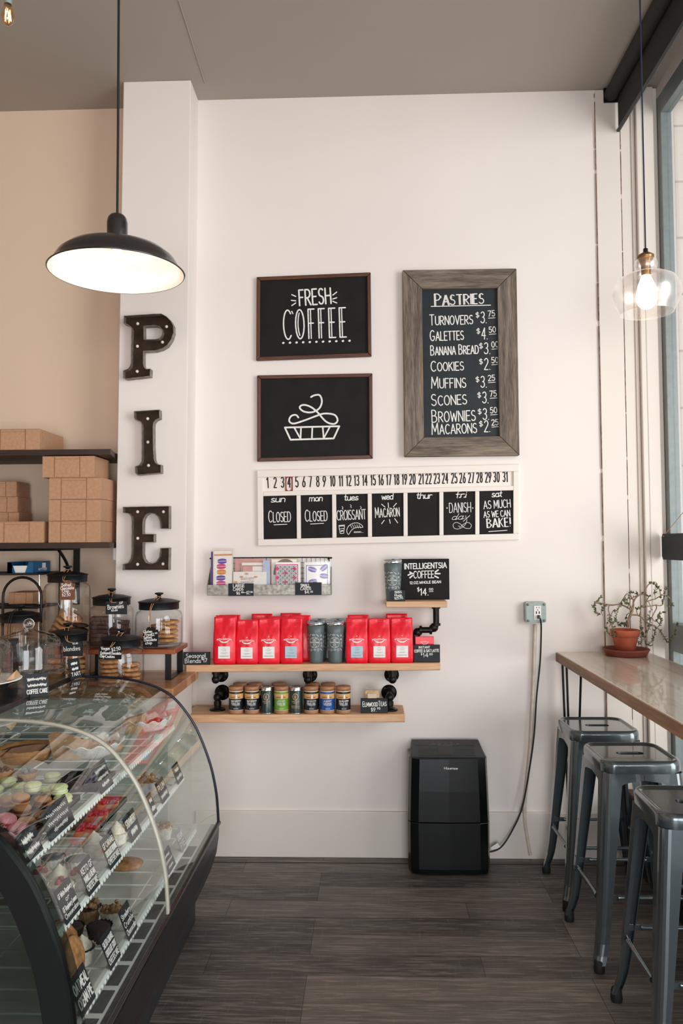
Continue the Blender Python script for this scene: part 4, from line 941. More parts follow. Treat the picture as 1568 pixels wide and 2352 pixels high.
# SEASONAL BLENDS sign leaning at the left end of the long shelf
pxsign('price_sign', (421, 1498, 482, 1527), -.222, .012, 'slate sign lettered Seasonal Blends $17 at the left end of the long shelf', edge='slate', lines=[('Seasonal', 427.5, 1511, 472, 1510, 9, 1.3), ('Blends', 425, 1523, 461, 1522, 9.5, 1.3), ('$', 462.5, 1516, 466, 1516, 6, 1.2), ('17', 467, 1521, 475.5, 1520.5, 8, 1.5)], foot=SZ+.0005)
# ---- card rack
YR = -.085
t = thing('card_rack', 'galvanised wall rack holding greeting cards', 'rack', tuple(atY(617, 1367, -.04)))
a, b = atY(475.5, 1367.5, YR), atY(760, 1341, YR)
zr0, zr1 = a.z, atY(617, 1343, YR).z; xr0, xr1 = a.x, b.x
MB().box(xr0, YR, zr0, xr1, YR+.0015, zr1).build('front_plate', M['galv'], t)
MB().box(xr0, YR, zr0, xr1, -.002, zr0+.0015).build('tray_floor', M['galv'], t)
zt_ = atY(617, 1281, -.004).z
for x in (xr0, xr1-.0015):
    MB().hexa([(x, YR, zr0), (x, -.002, zr0), (x, -.002, zr1+.09), (x, YR, zr1)], [(x+.0015, YR, zr0), (x+.0015, -.002, zr0), (x+.0015, -.002, zr1+.09), (x+.0015, YR, zr1)]).build('side_plate', M['galv'], t)
wg = MB(); xr0b, xr1b = xr0+.012, xr1-.012
wg.tube(smoothpath([(xr0b, -.006, zr0), (xr0b, -.006, zt_-.03), (xr0b+.008, -.006, zt_-.008), (xr0b+.03, -.006, zt_), (xr1b-.03, -.006, zt_), (xr1b-.008, -.006, zt_-.008), (xr1b, -.006, zt_-.03), (xr1b, -.006, zr0)], 4), .003, 8)
n = 26
for i in range(1, n): x = xr0b+(xr1b-xr0b)*i/n; wg.tube([(x, -.006, zr0), (x, -.006, zt_)], .0011, 5)
for i in range(1, 7): z = zr0+(zt_-zr0)*i/7; wg.tube([(xr0b, -.006, z), (xr1b, -.006, z)], .0011, 5)
wg.build('wire_back', M['iron'], t)
def card(px, Y, label, base='white', border=None, draw=None, wrap=False, bmat=None):
    x0, y0, x1, y1 = px; a, b = atY(x0, y1, Y), atY(x1, y0, Y); zf = zr0+.002
    t = thing('greeting_card', label, 'greeting card', ((a.x+b.x)/2, Y, zf))
    MB().box(a.x, Y, zf, b.x, Y+.0012, b.z).build('card_stock', M[base], t)
    if border:
        mb = MB(); d = border[1]; P = lambda u, v: Vector((u, Y-.0006, v))
        mb.ribbon([(a.x+d, zf+.01), (a.x+d, b.z-d), (b.x-d, b.z-d), (b.x-d, zf+.01)], border[2], P); mb.build('printed_border', M[border[0]], t)
    if draw: draw(t, Y)
    if wrap: MB().box(a.x-.004, Y-.0035, zf, b.x+.004, Y-.003, b.z+.008).build('clear_sleeve', M['cello'], t)
    return t
for n_, c in (('lilac_ink', '6a4fa8'), ('pink_ink', 'd1447e'), ('orange_ink', 'e08a35'), ('peach_ink', 'dba070'), ('navy_ink', '2b2b3a'), ('pinkcard', 'dfa6a2'), ('purplecard', '5b4c9a'), ('buffcard', 'd3ab7c'), ('brownart', '8e7a70'), ('paleink', 'bfa9a2'), ('bluish', 'b9bfd6')): M[n_] = plain(n_, c, .7, var=.06)
def macaron_print(t, Y, cx, cy, w_, h, mat, rot=0):
    """a printed macaron at picture point cx, cy"""
    mb = MB(); c, s = cos(R(rot)), sin(R(rot)); k = (atY(cx+10, cy, Y)-atY(cx, cy, Y)).length/10; o = atY(cx, cy, Y)
    P = lambda u, v: Vector((o.x+(u*c-v*s)*k, Y-.0009, o.z+(u*s+v*c)*k))
    for z0, z1, sg in ((.1, .5, 1), (-.5, -.1, -1)):
        us = [-w_/2+w_*i/10 for i in range(11)]; cur = [h*.40*math.sqrt(max(0, 1-(u/(w_/2))**2)) for u in us]
        if sg > 0: mb.fill([(u, h*.1+q) for u, q in zip(us, cur)], [(u, h*.08) for u in us], P)
        else: mb.fill([(u, -h*.08) for u in us], [(u, -h*.1-q) for u, q in zip(us, cur)], P)
    mb.ribbon([(-w_*.42, 0), (w_*.42, 0)], h*.07, P); mb.build('printed_macaron', M[mat], t)
def d1(t, Y):
    for x, y, m in ((510, 1289, 'lilac_ink'), (508, 1301, 'pink_ink'), (508.5, 1314, 'orange_ink'), (507, 1327.5, 'lilac_ink'), (507.5, 1340, 'pink_ink')): macaron_print(t, Y, x, y, 22, 12, m, 2)
    mb = MB(); dr(mb, [(493, 1275), (532, 1274)], Y-.0004, 4); mb.build('ribbon_print', M['peach_ink'], t)
card((484.5, 1267, 500, 1347), -.052, 'purple edged tall card behind the macaron stack card', 'purplecard')
card((489, 1262, 535, 1347), -.066, 'tall card with a printed stack of coloured macarons', 'white', ('peach_ink', .004, .002), d1, True)
card((539, 1283, 605, 1347), -.030, 'pink card behind the framed art card', 'pinkcard', ('paleink', .006, .0015), None, True)
def d2(t, Y):
    mb = MB(); dr(mb, [(557, 1345), (557, 1299.5), (606, 1299.5), (606, 1345)], Y, 1.4, False); mb.build('art_frame', M['seamdark'], t)
    o = MB(); p0, p1 = atY(558, 1312, Y), atY(580, 1300.5, Y); o.box(p0.x, Y-.0009, p0.z, p1.x, Y-.0002, p1.z); o.build('art_print', M['pinkcard'], t)
card((555, 1292, 612, 1347), -.046, 'white card with a framed art print in the rack', 'white', None, d2, True)
def d3(t, Y):
    mb = MB(); wr(mb, 'welcome', 553, 1332, 584, 1330, 7, Y, .8, script=True, slant=.2); wr(mb, 'sweetie', 552, 1340, 582, 1338, 8, Y, .8, script=True, slant=.2); mb.build('script_print', M['paleink'], t)
    for x, y in ((554, 1325), (587, 1325), (541, 1337), (566, 1318)): macaron_print(t, Y, x, y, 9, 4.5, 'peach_ink')
card((534, 1313, 612, 1347), -.066, 'white card with pale script lettering, left front of the rack', 'white', None, d3, True)
card((604, 1287, 620, 1347), -.054, 'bluish card edge left of the brown arch card', 'bluish')
def d4(t, Y):
    mb = MB(); o = atY(655, 1312, Y); k = (atY(665, 1312, Y)-o).length/10
    us = [-27+54*i/14 for i in range(15)]; P = lambda u, v: Vector((o.x+u*k, Y-.0009, o.z+v*k))
    mb.fill([(u, 28*math.sqrt(max(0, 1-(u/27)**2))) for u in us], [(u, -8) for u in us], P); mb.build('arch_print', M['brownart'], t)
card((621.5, 1282, 684, 1347), -.034, 'buff card with a printed brown arch', 'white', ('buffcard', .003, .005), d4)
def d5(t, Y):
    mb = MB(); x0, y0, x1, y1 = 636, 1299, 682, 1346
    k = MB()
    for i in range(9):
        for j in range(9):
            x = x0+3+i*5; y = y0+3+j*5
            if (i+j) % 2: dr(k, [(x-1.7, y), (x, y-1.7), (x+1.7, y), (x, y+1.7), (x-1.7, y)], Y-.0004, 1.1)
            else: dr(k, [(x-2.2, y-2.2), (x, y-.8), (x+2.2, y-2.2)], Y-.0004, .8); dr(k, [(x-2.2, y+2.2), (x, y+.8), (x+2.2, y+2.2)], Y-.0004, .8)
    k.build('damask_print', M['ink'], t)
    dr(mb, [(634.5, 1346), (634.5, 1297.5), (683.5, 1297), (683.5, 1346)], Y-.0004, 1.8, False)
    for x, y in ((655, 1316), (676, 1306), (676, 1327), (655, 1337), (637, 1306), (637, 1327)):
        dr(mb, [(x-3.4, y), (x+3.4, y)], Y-.0008, 2.6); dr(mb, [(x, y-3.4), (x, y+3.4)], Y-.0008, 2.6)
    mb.build('pink_print', M['pink_ink'], t)
card((633, 1291, 690, 1347), -.062, 'card with a black and pink damask pattern', 'white', None, d5)
def d6(t, Y):
    for x, y, r_ in ((717, 1308, -18), (744, 1304, 40), (744, 1323, -5), (718, 1336, 12)): macaron_print(t, Y, x, y, 21, 12, 'lilac_ink', r_)
    mb = MB(); dr(mb, [(703, 1345), (703, 1299), (752, 1298.5), (752, 1345)], Y, 1.5, False); mb.build('printed_border', M['lilac_ink'], t)
card((699, 1291, 757, 1347), -.058, 'white card with scattered purple macarons, rightmost in the rack', 'white', None, d6, True)
pxsign('price_sign', (524, 1340, 582, 1369), YR-.005, .004, 'slate sign lettered LARGE CARDS clipped to the card rack', lines=[('LARGE', 535.5, 1349, 561, 1348, 7, 1.4), ('CARDS', 535.5, 1357, 558.5, 1356, 6, 1.2), ('$6.', 543, 1365.5, 552, 1365.5, 7, 1.2), ('00', 554, 1362, 559, 1362, 3.5, .9), ('-', 560, 1364, 564, 1364, 6, 1), ('$7.', 566, 1365, 574, 1365, 7, 1.2), ('00', 575, 1361.5, 580, 1361.5, 3.5, .9)])
pxsign('price_sign', (677.5, 1338, 738, 1367), YR-.005, .004, 'slate sign lettered SMALL CARDS clipped to the card rack', lines=[('SMALL', 690.5, 1348, 711, 1347.5, 6.5, 1.4), ('CARDS', 690, 1355.5, 714, 1354.5, 6, 1.2), ('$4.', 700, 1363.5, 711, 1363, 7, 1.2), ('00', 712.5, 1361, 718, 1361, 4, .9)])
# ------------------------------------------------------------------ behind the counter: shelves, cake boxes
SHP = [(-2.9, -.35), (-1.243, -.35), (-1.276, -.188), (-1.290, .056), (-2.9, .056)]
def dshelf(z1, label):
    t = thing('board_shelf', label, 'shelf', (-2, 0, z1-.027))
    MB().prism(SHP, lambda u, v, w_: Vector((u, v, w_)), z1-.027, z1).build('board', M['darkwood'], t, bevel=.003); return t
SU, SL = 2.070, 1.617
u_ = dshelf(SU, 'upper dark stained board shelf holding the single kraft box')
l_ = dshelf(SL, 'lower dark stained board shelf holding the stacked kraft boxes')
for t, z in ((u_, SU-.027), (l_, SL-.027)):
    for bx in ((-1.557, -2.82) if z < 1.8 else (-2.08, -2.82)):
        b = MB(); b.box(bx-.016, .046, z-.30, bx+.016, .058, z); b.box(bx-.014, -.22, z-.009, bx+.014, .046, z)
        b.tube(smoothpath([(bx, .042, z-.26), (bx, -.01, z-.17), (bx, -.09, z-.075), (bx, -.19, z-.010)], 5), .008, 8)
        b.build('steel_bracket', M['black'], t)
def make_box(w_, d, h, label, grp):
    """origin: front bottom right corner, box extends -x and +y"""
    t = thing('cake_box', label, 'cake box', group=grp)
    MB().box(-w_, 0, 0, 0, d, h).build('carton', M['kraft'], t, local=True, bevel=.0015)
    f = MB(); f.box(-w_*.76, -.0016, h*.02, -w_*.28, -.0004, h*.86); f.build('front_flap', M['kraft'], t, local=True, bevel=.0006)
    s = MB(); s.box(-w_*.768, -.0018, h*.02, -w_*.757, -.0003, h*.98); s.box(-w_*.284, -.0018, h*.02, -w_*.273, -.0003, h*.98); s.box(-w_*.76, -.0018, h*.855, -w_*.28, -.0003, h*.87); s.box(-w_, -.0006, h*.972, 0, -.0001, h*.982); s.build('cut_line', M['seamdark'], t, local=True); return t
fp = lambda px, y: atY(px, 1200, y).x
big = make_box(.255, .30, .104, 'kraft cake box alone on the upper board shelf', 'flat kraft cake boxes')
big.location = (fp(89, -.335), -.335, SU+.0008)
zz = SL+.0008
for px, y, lab in ((231, -.335, 'kraft cake box, bottom of the tall stack of four'), (231, -.338, 'kraft cake box, second from the bottom of the tall stack of four'), (231.5, -.340, 'kraft cake box, third from the bottom of the tall stack of four'), (215.5, -.342, 'kraft cake box, topmost of the tall stack of four, shifted left')):
    t = dup(big, (fp(px, y), y, zz), label=lab); t.rotation_euler = (0, 0, R(.3)); zz += .1054; t.scale = (1, .74, 1.005)
t = dup(big, (fp(100, -.335), -.335, SL+.0008), label='kraft cake box on the lower shelf, left of the tall stack'); t.scale = (1, .5, 1)
sm = make_box(.20, .15, .079, 'small kraft box, bottom of the back left stack', 'small kraft boxes stacked at the left back')
zz = SL+.0008
for i, px in enumerate((46, 43, 40, 37)):
    x = fp(px, -.14)
    t = sm if i == 0 else dup(sm, (0, 0, 0), label=['', 'small kraft box, second from the bottom of the back left stack', 'small kraft box, third from the bottom of the back left stack', 'small kraft box, topmost of the back left stack'][i])
    t.location = (x, -.14, zz); zz += .0795
# small white fitting on the pier's left side
q = atY(257, 1272, -.10)
tag(MB().box(-1.300, -.145, q.z-.035, -1.2775, -.06, q.z+.035).build('wall_fitting', M['white'], None, bevel=.008), 'small white fitting on the left side of the pier under the board shelf', 'fitting')
# ---- wire rack on the niche wall with a blue box
XR = -1.647
t = thing('wire_rack', 'black and silver wire rack on the niche wall with the blue paper box', 'rack', (-2.1, -.08, 1.28))
fm = MB()
for z in (1.462, 1.294): 
    fm.tube([(-2.7, .045, z), (XR, .045, z), (XR, -.2, z), (-2.7, -.2, z)], .0055, 8)
fm.tube([(-2.7, .045, 1.582), (XR, .045, 1.582), (XR, .045, 1.10)], .0065, 8); fm.build('frame', M['black'], t)
for z in (1.462, 1.294): MB().box(-2.7, -.2, z-.003, XR, .045, z+.001).build('rack_shelf', M['darkwood'], t)
MB().tube([(XR-.005, -.198, 1.458), (XR-.005, -.198, .99)], .0055, 8).build('silver_post', M['chrome'], t)
# blue patty-paper box
a = atY(16.5, 1313, -.185); b = atY(76, 1288, -.185); zb = 1.4645
M['blue'] = plain('blue_printed_card', '0d5f8f', .45, var=.06)
t = thing('paper_box', 'blue patty paper dispenser box on the wire rack', 'box', ((a.x+b.x)/2, -.1, zb))
bx = MB(); h = b.z-a.z+.004; x0, x1 = a.x, b.x; d = .21
bx.box(x0, -.185, zb, x0+.026, -.183, zb+h*.96); 
bx.hexa([(x0, -.185, zb), (x0+.042, -.185, zb), (x0+.022, -.185, zb+h), (x0, -.185, zb+h)], [(x0, -.183, zb), (x0+.042, -.183, zb), (x0+.022, -.183, zb+h), (x0, -.183, zb+h)])
bx.hexa([(x1-.042, -.185, zb), (x1, -.185, zb), (x1, -.185, zb+h), (x1-.022, -.185, zb+h)], [(x1-.042, -.183, zb), (x1, -.183, zb), (x1, -.183, zb+h), (x1-.022, -.183, zb+h)])
bx.box(x1-.002, -.183, zb, x1, .025, zb+h); bx.box(x0, -.183, zb, x0+.002, .025, zb+h); bx.box(x0, .023, zb, x1, .025, zb+h); bx.box(x0, -.06, zb+h-.002, x1, .025, zb+h); bx.box(x0, -.183, zb, x1, .025, zb+.002)
bx.build('carton', M['blue'], t)
MB().box(x0+.004, -.182, zb+.003, x1-.004, .02, zb+h*.66).build('paper_stack', M['white'], t)
mb = MB(); P = lambda u, v: Vector((x1+.0004, u, v))
letters(mb, 'PATTY PAPER', (x1, -.12, zb+.012), (0, 1, 0), (0, 0, 1), (1, 0, 0), .10, .011, .0022)
mb.fill([(-.075, zb+h*.86), (-.03, zb+h*.86)], [(-.075, zb+h*.42), (-.03, zb+h*.42)], P); mb.build('print', M['white'], t)
# kraft boxes on the lower rack shelf and counter back
q = atY(81, 1386, -.12)
t = dup(sm, (q.x, -.15, 1.2958), label='small kraft box on the lower shelf of the wire rack'); t.scale = (.62, 1.1, .9); del t['group']
t = dup(big, (fp(62, -.12), -.14, 1.0925), label='flat kraft box under the wire rack behind the lidded jars'); t.scale = (1.5, .6, 1.3); del t['group']
kz = MB().box(-2.45, -.16, .9805, -1.72, .03, 1.09); tag(kz.build('storage_crate', M['darkwood'], None, bevel=.004), 'dark crate on the counter behind the lidded jars', 'crate')
# ---- counter with wooden top
CZ = .98
t = thing('counter', 'service counter with hickory top behind the pastry case', 'counter', (-1.8, -.43, 0))
MB().box(-3.0, -.692, CZ-.042, -.850, -.188, CZ).build('worktop', M['hickory'], t, bevel=.004)
MB().box(-2.98, -.66, 0, -.880, -.20, CZ-.0425).build('cabinet', M['base'], t)
# risers
def riser(x0, x1, label):
    t = thing('riser', label, 'riser', ((x0+x1)/2, -.36, CZ+.0005)); z = 1.122
    MB().box(x0, -.487, z-.022, x1, -.232, z).build('board', M['redwood'], t, bevel=.003)
    for x in (x0+.035, x1-.035):
        b = MB(); b.box(x-.014, -.475, CZ+.0005, x+.014, -.469, z-.0225); b.box(x-.014, -.250, CZ+.0005, x+.014, -.244, z-.0225); b.box(x-.014, -.469, CZ+.0005, x+.014, -.25, CZ+.0055); b.build('steel_leg', M['black'], t)
    return 1.1225
M['tagbrown'] = plain('brown_card', '7a4a32', .7, var=.06)
M['redwood'] = wood('reddish_board', '5a2614', '8f4526', 'b5673c', 'x', 1, .35, 14, .2)
RZ = riser(atY(206, 1500, -.485).x, atY(402, 1500, -.485).x, 'reddish wood riser on black legs holding the brownie and gluten free jars')
riser(atY(98, 1500, -.485).x, atY(203, 1500, -.485).x, 'reddish wood riser on black legs under the tall salted cookie jar')
# ---- cookie jars
def make_jar(r, hb, x, y, z, label):
    t = thing('cookie_jar', label, 'jar', (x, y, z), 0, 'glass cookie jars with black lids')
    rn = r*.80
    MB().lathe([(0, .004), (r*.9, .004), (r*.97, .012), (r, .03), (r, hb-.035), (r*.985, hb-.018), (r*.93, hb-.006), (rn+.004, hb), (rn, hb+.004), (rn, hb+.014)], (0, 0, 0), 40).build('glass_body', M['jar_glass'], t, local=True)
    l = MB().lathe([(rn+.005, hb+.006), (rn+.005, hb+.036), (rn+.010, hb+.040), (rn+.010, hb+.042), (rn+.004, hb+.044), (rn*.7, hb+.052), (rn*.3, hb+.057), (0, hb+.058)], (0, 0, 0), 40)
    ld = l.build('lid', M['lidblack'], t, local=True)
    MB().lathe([(.009, hb+.056), (.0085, hb+.072), (.018, hb+.076), (.021, hb+.080), (.019, hb+.083), (0, hb+.085)], (0, 0, 0), 20).build('knob', M['lidblack'], ld, local=True)
    return t
M['lidblack'] = plain('matt_black_lid', '17191b', .45, .4, var=.04)
M['cookie'] = plain('oat_cookie', 'b98252', .85, var=.22, vscale=55, bmp=.6)
M['cookie2'] = plain('golden_cookie', 'c08a52', .85, var=.18, vscale=50, bmp=.5)
M['brownie'] = plain('brownie_crumb', '3a1f18', .7, var=.25, vscale=40, bmp=.5)
M['twine'] = plain('twine', 'b98a5e', .9, var=.1)
def cookie_mesh(r, h, seed):
    rg = random.Random(seed); mb = MB(); n = 20; rows = 7; V = []; F = []
    for i in range(rows+1):
        ph = pi*i/rows
        for k in range(n): V.append(Vector((r*sin(ph)**.6*cos(2*pi*k/n), r*sin(ph)**.6*sin(2*pi*k/n), h/2*cos(ph)))*(1+rg.uniform(-.05, .05)))
    for i in range(rows):
        for k in range(n): F.append((i*n+k, (i+1)*n+k, (i+1)*n+(k+1) % n, i*n+(k+1) % n))
    return mb.add(V, F, True)
cprot = {}
def cookie(kind, r, h, loc, rot, label, grp, name='cookie', cat='cookie'):
    key = (kind, r, h)
    if key not in cprot:
        o = cookie_mesh(r, h, len(cprot)).build(name, M[kind]); cprot[key] = o.data
    else: o = bpy.data.objects.new(name, cprot[key]); COL.objects.link(o)
    o.location = loc; o.rotation_euler = rot; return tag(o, label, cat, grp)
def stack(kind, r, h, x, y, z, n, tilt, label, grp):
    for i in range(n): cookie(kind, r, h, (x+rng.uniform(-.004, .004)+tilt*i*.004, y+rng.uniform(-.004, .004), z+h*.52+i*h*1.04), (tilt*.12, tilt*.18, rng.uniform(0, 6)), label, grp)
rng = random.Random(21)
def tagcard(px, Y, label, lines, base='slate', scal=None, rot=0, knob=None, rim=False):
    """price tag hanging by twine from a lid knob; px = picture box of the card at depth Y"""
    x0, y0, x1, y1 = px; a, b = atY(x0, y1, Y), atY(x1, y0, Y); w_, h = b.x-a.x, b.z-a.z; c = .006
    t = thing('price_tag', label, 'price tag', ((a.x+b.x)/2, Y, a.z))
    ol = [(a.x, a.z), (b.x, a.z)]
    if scal: ol += [(b.x, b.z-.014)]+[(b.x-w_*.18-.004*sin(i), b.z-.014+.012*i/3) for i in range(0, 3)]+[(b.x-w_*.36, b.z), (a.x+w_*.36, b.z)]+[(a.x+w_*.18+.004*sin(i), b.z-.014+.012*i/3) for i in (2, 1, 0)]+[(a.x, b.z-.014)]
    else: ol += [(b.x, b.z), (a.x, b.z)]
    MB().prism(ol, fy, Y+.002, Y).build('card', M[base], t)
    if rim:
        e = MB(); P = lambda u, v: Vector((u, Y-.0008, v)); e.ribbon([(a.x, a.z), (b.x, a.z), (b.x, b.z), (a.x, b.z), (a.x, a.z)], .004, P); e.build('rim', M['plastic'], t)
    mb = MB(); [wr(mb, *l[:6], Y-.0004, l[6]) for l in lines]; mb.build('chalk_lettering', M['chalk'], t)
    if knob:
        k = Vector(knob); m = Vector(((a.x+b.x)/2, Y-.001, b.z-.003))
        edge = Vector((k.x*.4+m.x*.6, Y-.004, max(m.z+.004, k.z-.045)))
        s = MB(); s.tube(smoothpath([k+Vector((-.010, -.012, .0)), edge+Vector((-.003, 0, 0)), m], 6), .0016, 6); s.tube(smoothpath([k+Vector((.010, -.012, .0)), edge+Vector((.003, -.001, 0)), m], 6), .0016, 6)
        s.tube(smoothpath([k+Vector((.010*cos(q), .012*sin(q), 0)) for q in [pi*i/5-pi/2-pi for i in range(11)]], 2), .0016, 6); s.build('twine', M['twine'], t)
    return t
jx = lambda px, y: atY(px, 1450, y).x
def jknob(x, y, z, hb): return (x, y, z+hb+.066)
# gluten free jar
Y = -.365; X = jx(365, Y); make_jar(.1115, .170, X, Y, RZ, 'squat cookie jar tagged Gluten Free Salted Chocolate Chip, nearest the pier')
stack('cookie2', .048, .020, X-.052, Y-.035, RZ+.006, 2, 0, 'golden cookie in the gluten free jar', 'cookies in the gluten free jar')
stack('cookie2', .050, .021, X+.047, Y-.025, RZ+.008, 5, .2, 'golden cookie in the gluten free jar', 'cookies in the gluten free jar')
stack('cookie2', .046, .020, X-.01, Y+.058, RZ+.006, 4, 0, 'golden cookie in the gluten free jar', 'cookies in the gluten free jar')
tagcard((328, 1440, 362.5, 1486), Y-.118, 'black scalloped tag lettered Gluten Free Salted Chocolate Chip', [('Gluten', 329.5, 1454, 349, 1453, 6, 1.2), ('Free', 333, 1460.5, 346, 1460, 5.5, 1.2), ('$2.', 347, 1460.5, 355, 1460, 6, 1.2), ('00', 356, 1456, 361, 1455.5, 3, .9), ('Salted', 330, 1467, 348, 1466, 5.5, 1.2), ('Chocolate', 331, 1473, 359.5, 1471.5, 5.5, 1.2), ('chip', 334, 1480, 349, 1479, 5.5, 1.2)], 'board', True, 0, jknob(X, Y, RZ, .170))
# brownies jar
Y = -.352; X = jx(256, Y); make_jar(.103, .190, X, Y, RZ, 'cookie jar of brownies tagged Brownies, left of the gluten free jar')
for i in range(7):
    for k, (dx, dy) in enumerate(((-.045, -.03), (.045, -.02))):
        if i > 5 and k: continue
        b = MB().box(-.042, -.030, 0, .042, .030, .019); o = b.build('brownie', M['brownie'], None, bevel=.004); o.location = (X+dx+rng.uniform(-.004, .004), Y+dy, RZ+.006+i*.0195); o.rotation_euler = (0, 0, rng.uniform(-.1, .1))
        tag(o, 'dark brownie slab stacked in the brownies jar', 'brownie', 'brownies in the jar')
tagcard((243.5, 1382, 291, 1410), Y-.112, 'small slate board lettered GF Brownies hanging on a jar', [('Brownies', 248, 1400, 284, 1396, 10, 1.4), ('GF', 274.5, 1387.5, 283, 1386, 4.5, 1), ('$3.60', 256, 1404.5, 270, 1403, 3.5, 1)], 'slate', None, 0, jknob(X, Y, RZ, .190), True)
# tall salted jar
Y = -.36; X = jx(154, Y); make_jar(.107, .300, X, Y, RZ, 'tall cookie jar tagged Salted Chocolate Chip on a brown tag')
for i in range(5): cookie('cookie', .060, .022, (X-.030+.0112*i, Y-.02+.003*i, RZ+.042+.0225*i), (.15, .45, 0), 'large cookie tumbled in the tall salted jar', 'cookies in the tall salted jar')
for i in range(3): cookie('brownie', .040, .018, (X+.066+.002*i, Y-.02, RZ+.05+.021*i), (.0, .12, 0), 'dark cookie leaning in the tall salted jar', 'dark cookies in the tall salted jar')
tagcard((137.5, 1333, 172.5, 1378), Y-.12, 'brown card tag lettered Salted Chocolate Chip', [('Salted', 142, 1347, 163, 1346, 6.5, 1.3), ('Chocolate', 139.5, 1354.5, 170, 1353, 6.5, 1.3), ('Chip', 143, 1361, 158.5, 1360, 6, 1.3), ('$2.50', 143, 1370, 162, 1368.5, 6.5, 1.2)], 'tagbrown', True, 0, jknob(X, Y, RZ, .300))
# vegan jar in front
Y = -.592; X = jx(279, Y); make_jar(.100, .165, X, Y, CZ+.0005, 'squat cookie jar tagged Vegan Oatmeal Chocolate Chip, in front of the riser')
stack('cookie', .044, .019, X-.047, Y-.012, CZ+.006, 5, 0, 'oat cookie in the vegan jar', 'oat cookies in the vegan jar')
stack('cookie', .043, .020, X+.046, Y-.012, CZ+.008, 4, .15, 'oat cookie in the vegan jar', 'oat cookies in the vegan jar')
cookie('cookie', .034, .018, (X, Y-.055, CZ+.016), (.2, 0, 0), 'oat cookie in the vegan jar', 'oat cookies in the vegan jar')
tagcard((227, 1484, 279, 1514.5), Y-.106, 'black tag lettered Vegan Oatmeal Chocolate Chip Cookies', [('Vegan', 232.5, 1493, 252, 1492.5, 7, 1.3), ('$2.50', 257, 1496, 277, 1492.5, 7.5, 1.3), ('Oatmeal', 230.5, 1502.5, 253, 1502.5, 6, 1.2), ('Chocolate', 255, 1503, 278, 1503.5, 6, 1.2), ('Chip', 229.5, 1509.5, 240, 1510, 6, 1.2), ('Cookies', 242, 1510.5, 263, 1511, 6, 1.2)], 'board', None, 0, jknob(X, Y, CZ, .165))
# blondies jar
Y = -.585; X = jx(155, Y); make_jar(.100, .190, X, Y, CZ+.0005, 'cookie jar of blondies tagged blondies, below the tall salted jar')
stack('cookie2', .046, .024, X+.036, Y-.015, CZ+.006, 5, .4, 'golden blondie in the blondies jar', 'blondies in the jar')
stack('cookie2', .042, .024, X-.05, Y-.01, CZ+.006, 4, 0, 'golden blondie in the blondies jar', 'blondies in the jar')
tagcard((146, 1474.5, 189.5, 1506), Y-.106, 'slate board lettered blondies hanging on a jar', [('blondies', 147, 1496, 184, 1493, 9.5, 1.3), ('$2.60', 167, 1480, 179, 1479, 3.5, .9)], 'slate', None, 0, jknob(X, Y, CZ, .190), True)
# left jar
Y = -.46; X = jx(46, Y); make_jar(.103, .262, X, Y, CZ+.0005, 'cookie jar behind the knobbed glass cake dome, at the left')
s = MB(); s.tube(smoothpath([(X-.004, Y-.02, CZ+.335), (X-.006, Y-.10, CZ+.30), (X-.006, Y-.113, CZ+.2)], 6), .0016, 6); s.tube(smoothpath([(X+.004, Y-.02, CZ+.335), (X+.004, Y-.10, CZ+.30), (X+.006, Y-.113, CZ+.2)], 6), .0016, 6)
s.box(X-.04, Y-.115, CZ+.10, X+.045, Y-.113, CZ+.205); tag(s.build('hanging_tag', M['slate']), 'slate tag hanging by twine on the left jar behind the cake dome', 'price tag')
# arched wire stand
Y = -.30; x0, x1 = jx(6, Y), jx(94, Y); xc = (x0+x1)/2; rr = (x1-x0)/2
t = thing('wire_stand', 'black wire stand with arched handle behind the left jar', 'wire stand', (xc, Y, CZ+.0005))
zt = atY(50, 1326, Y).z; zr = atY(50, 1391, Y).z
h = MB(); h.tube([(x0, Y, CZ+.002), (x0, Y, zt-rr)]+[(xc-rr*cos(pi*i/14), Y, zt-rr+rr*sin(pi*i/14)) for i in range(1, 14)]+[(x1, Y, zt-rr), (x1, Y, CZ+.002)], .0065, 10); h.build('arched_handle', M['black'], t)
for z, k in ((zr, .9), (CZ+.006, .9)): MB().tube([(xc+rr*k*cos(2*pi*i/28), Y+rr*.62*sin(2*pi*i/28), z) for i in range(28)], .005, 8, closed=True).build('ring', M['black'], t)
b = MB(); b.tube([(x0, Y, zr), (xc-rr*.9, Y, zr)], .005, 6); b.tube([(x1, Y, zr), (xc+rr*.9, Y, zr)], .005, 6); b.build('ring_tie', M['black'], t)
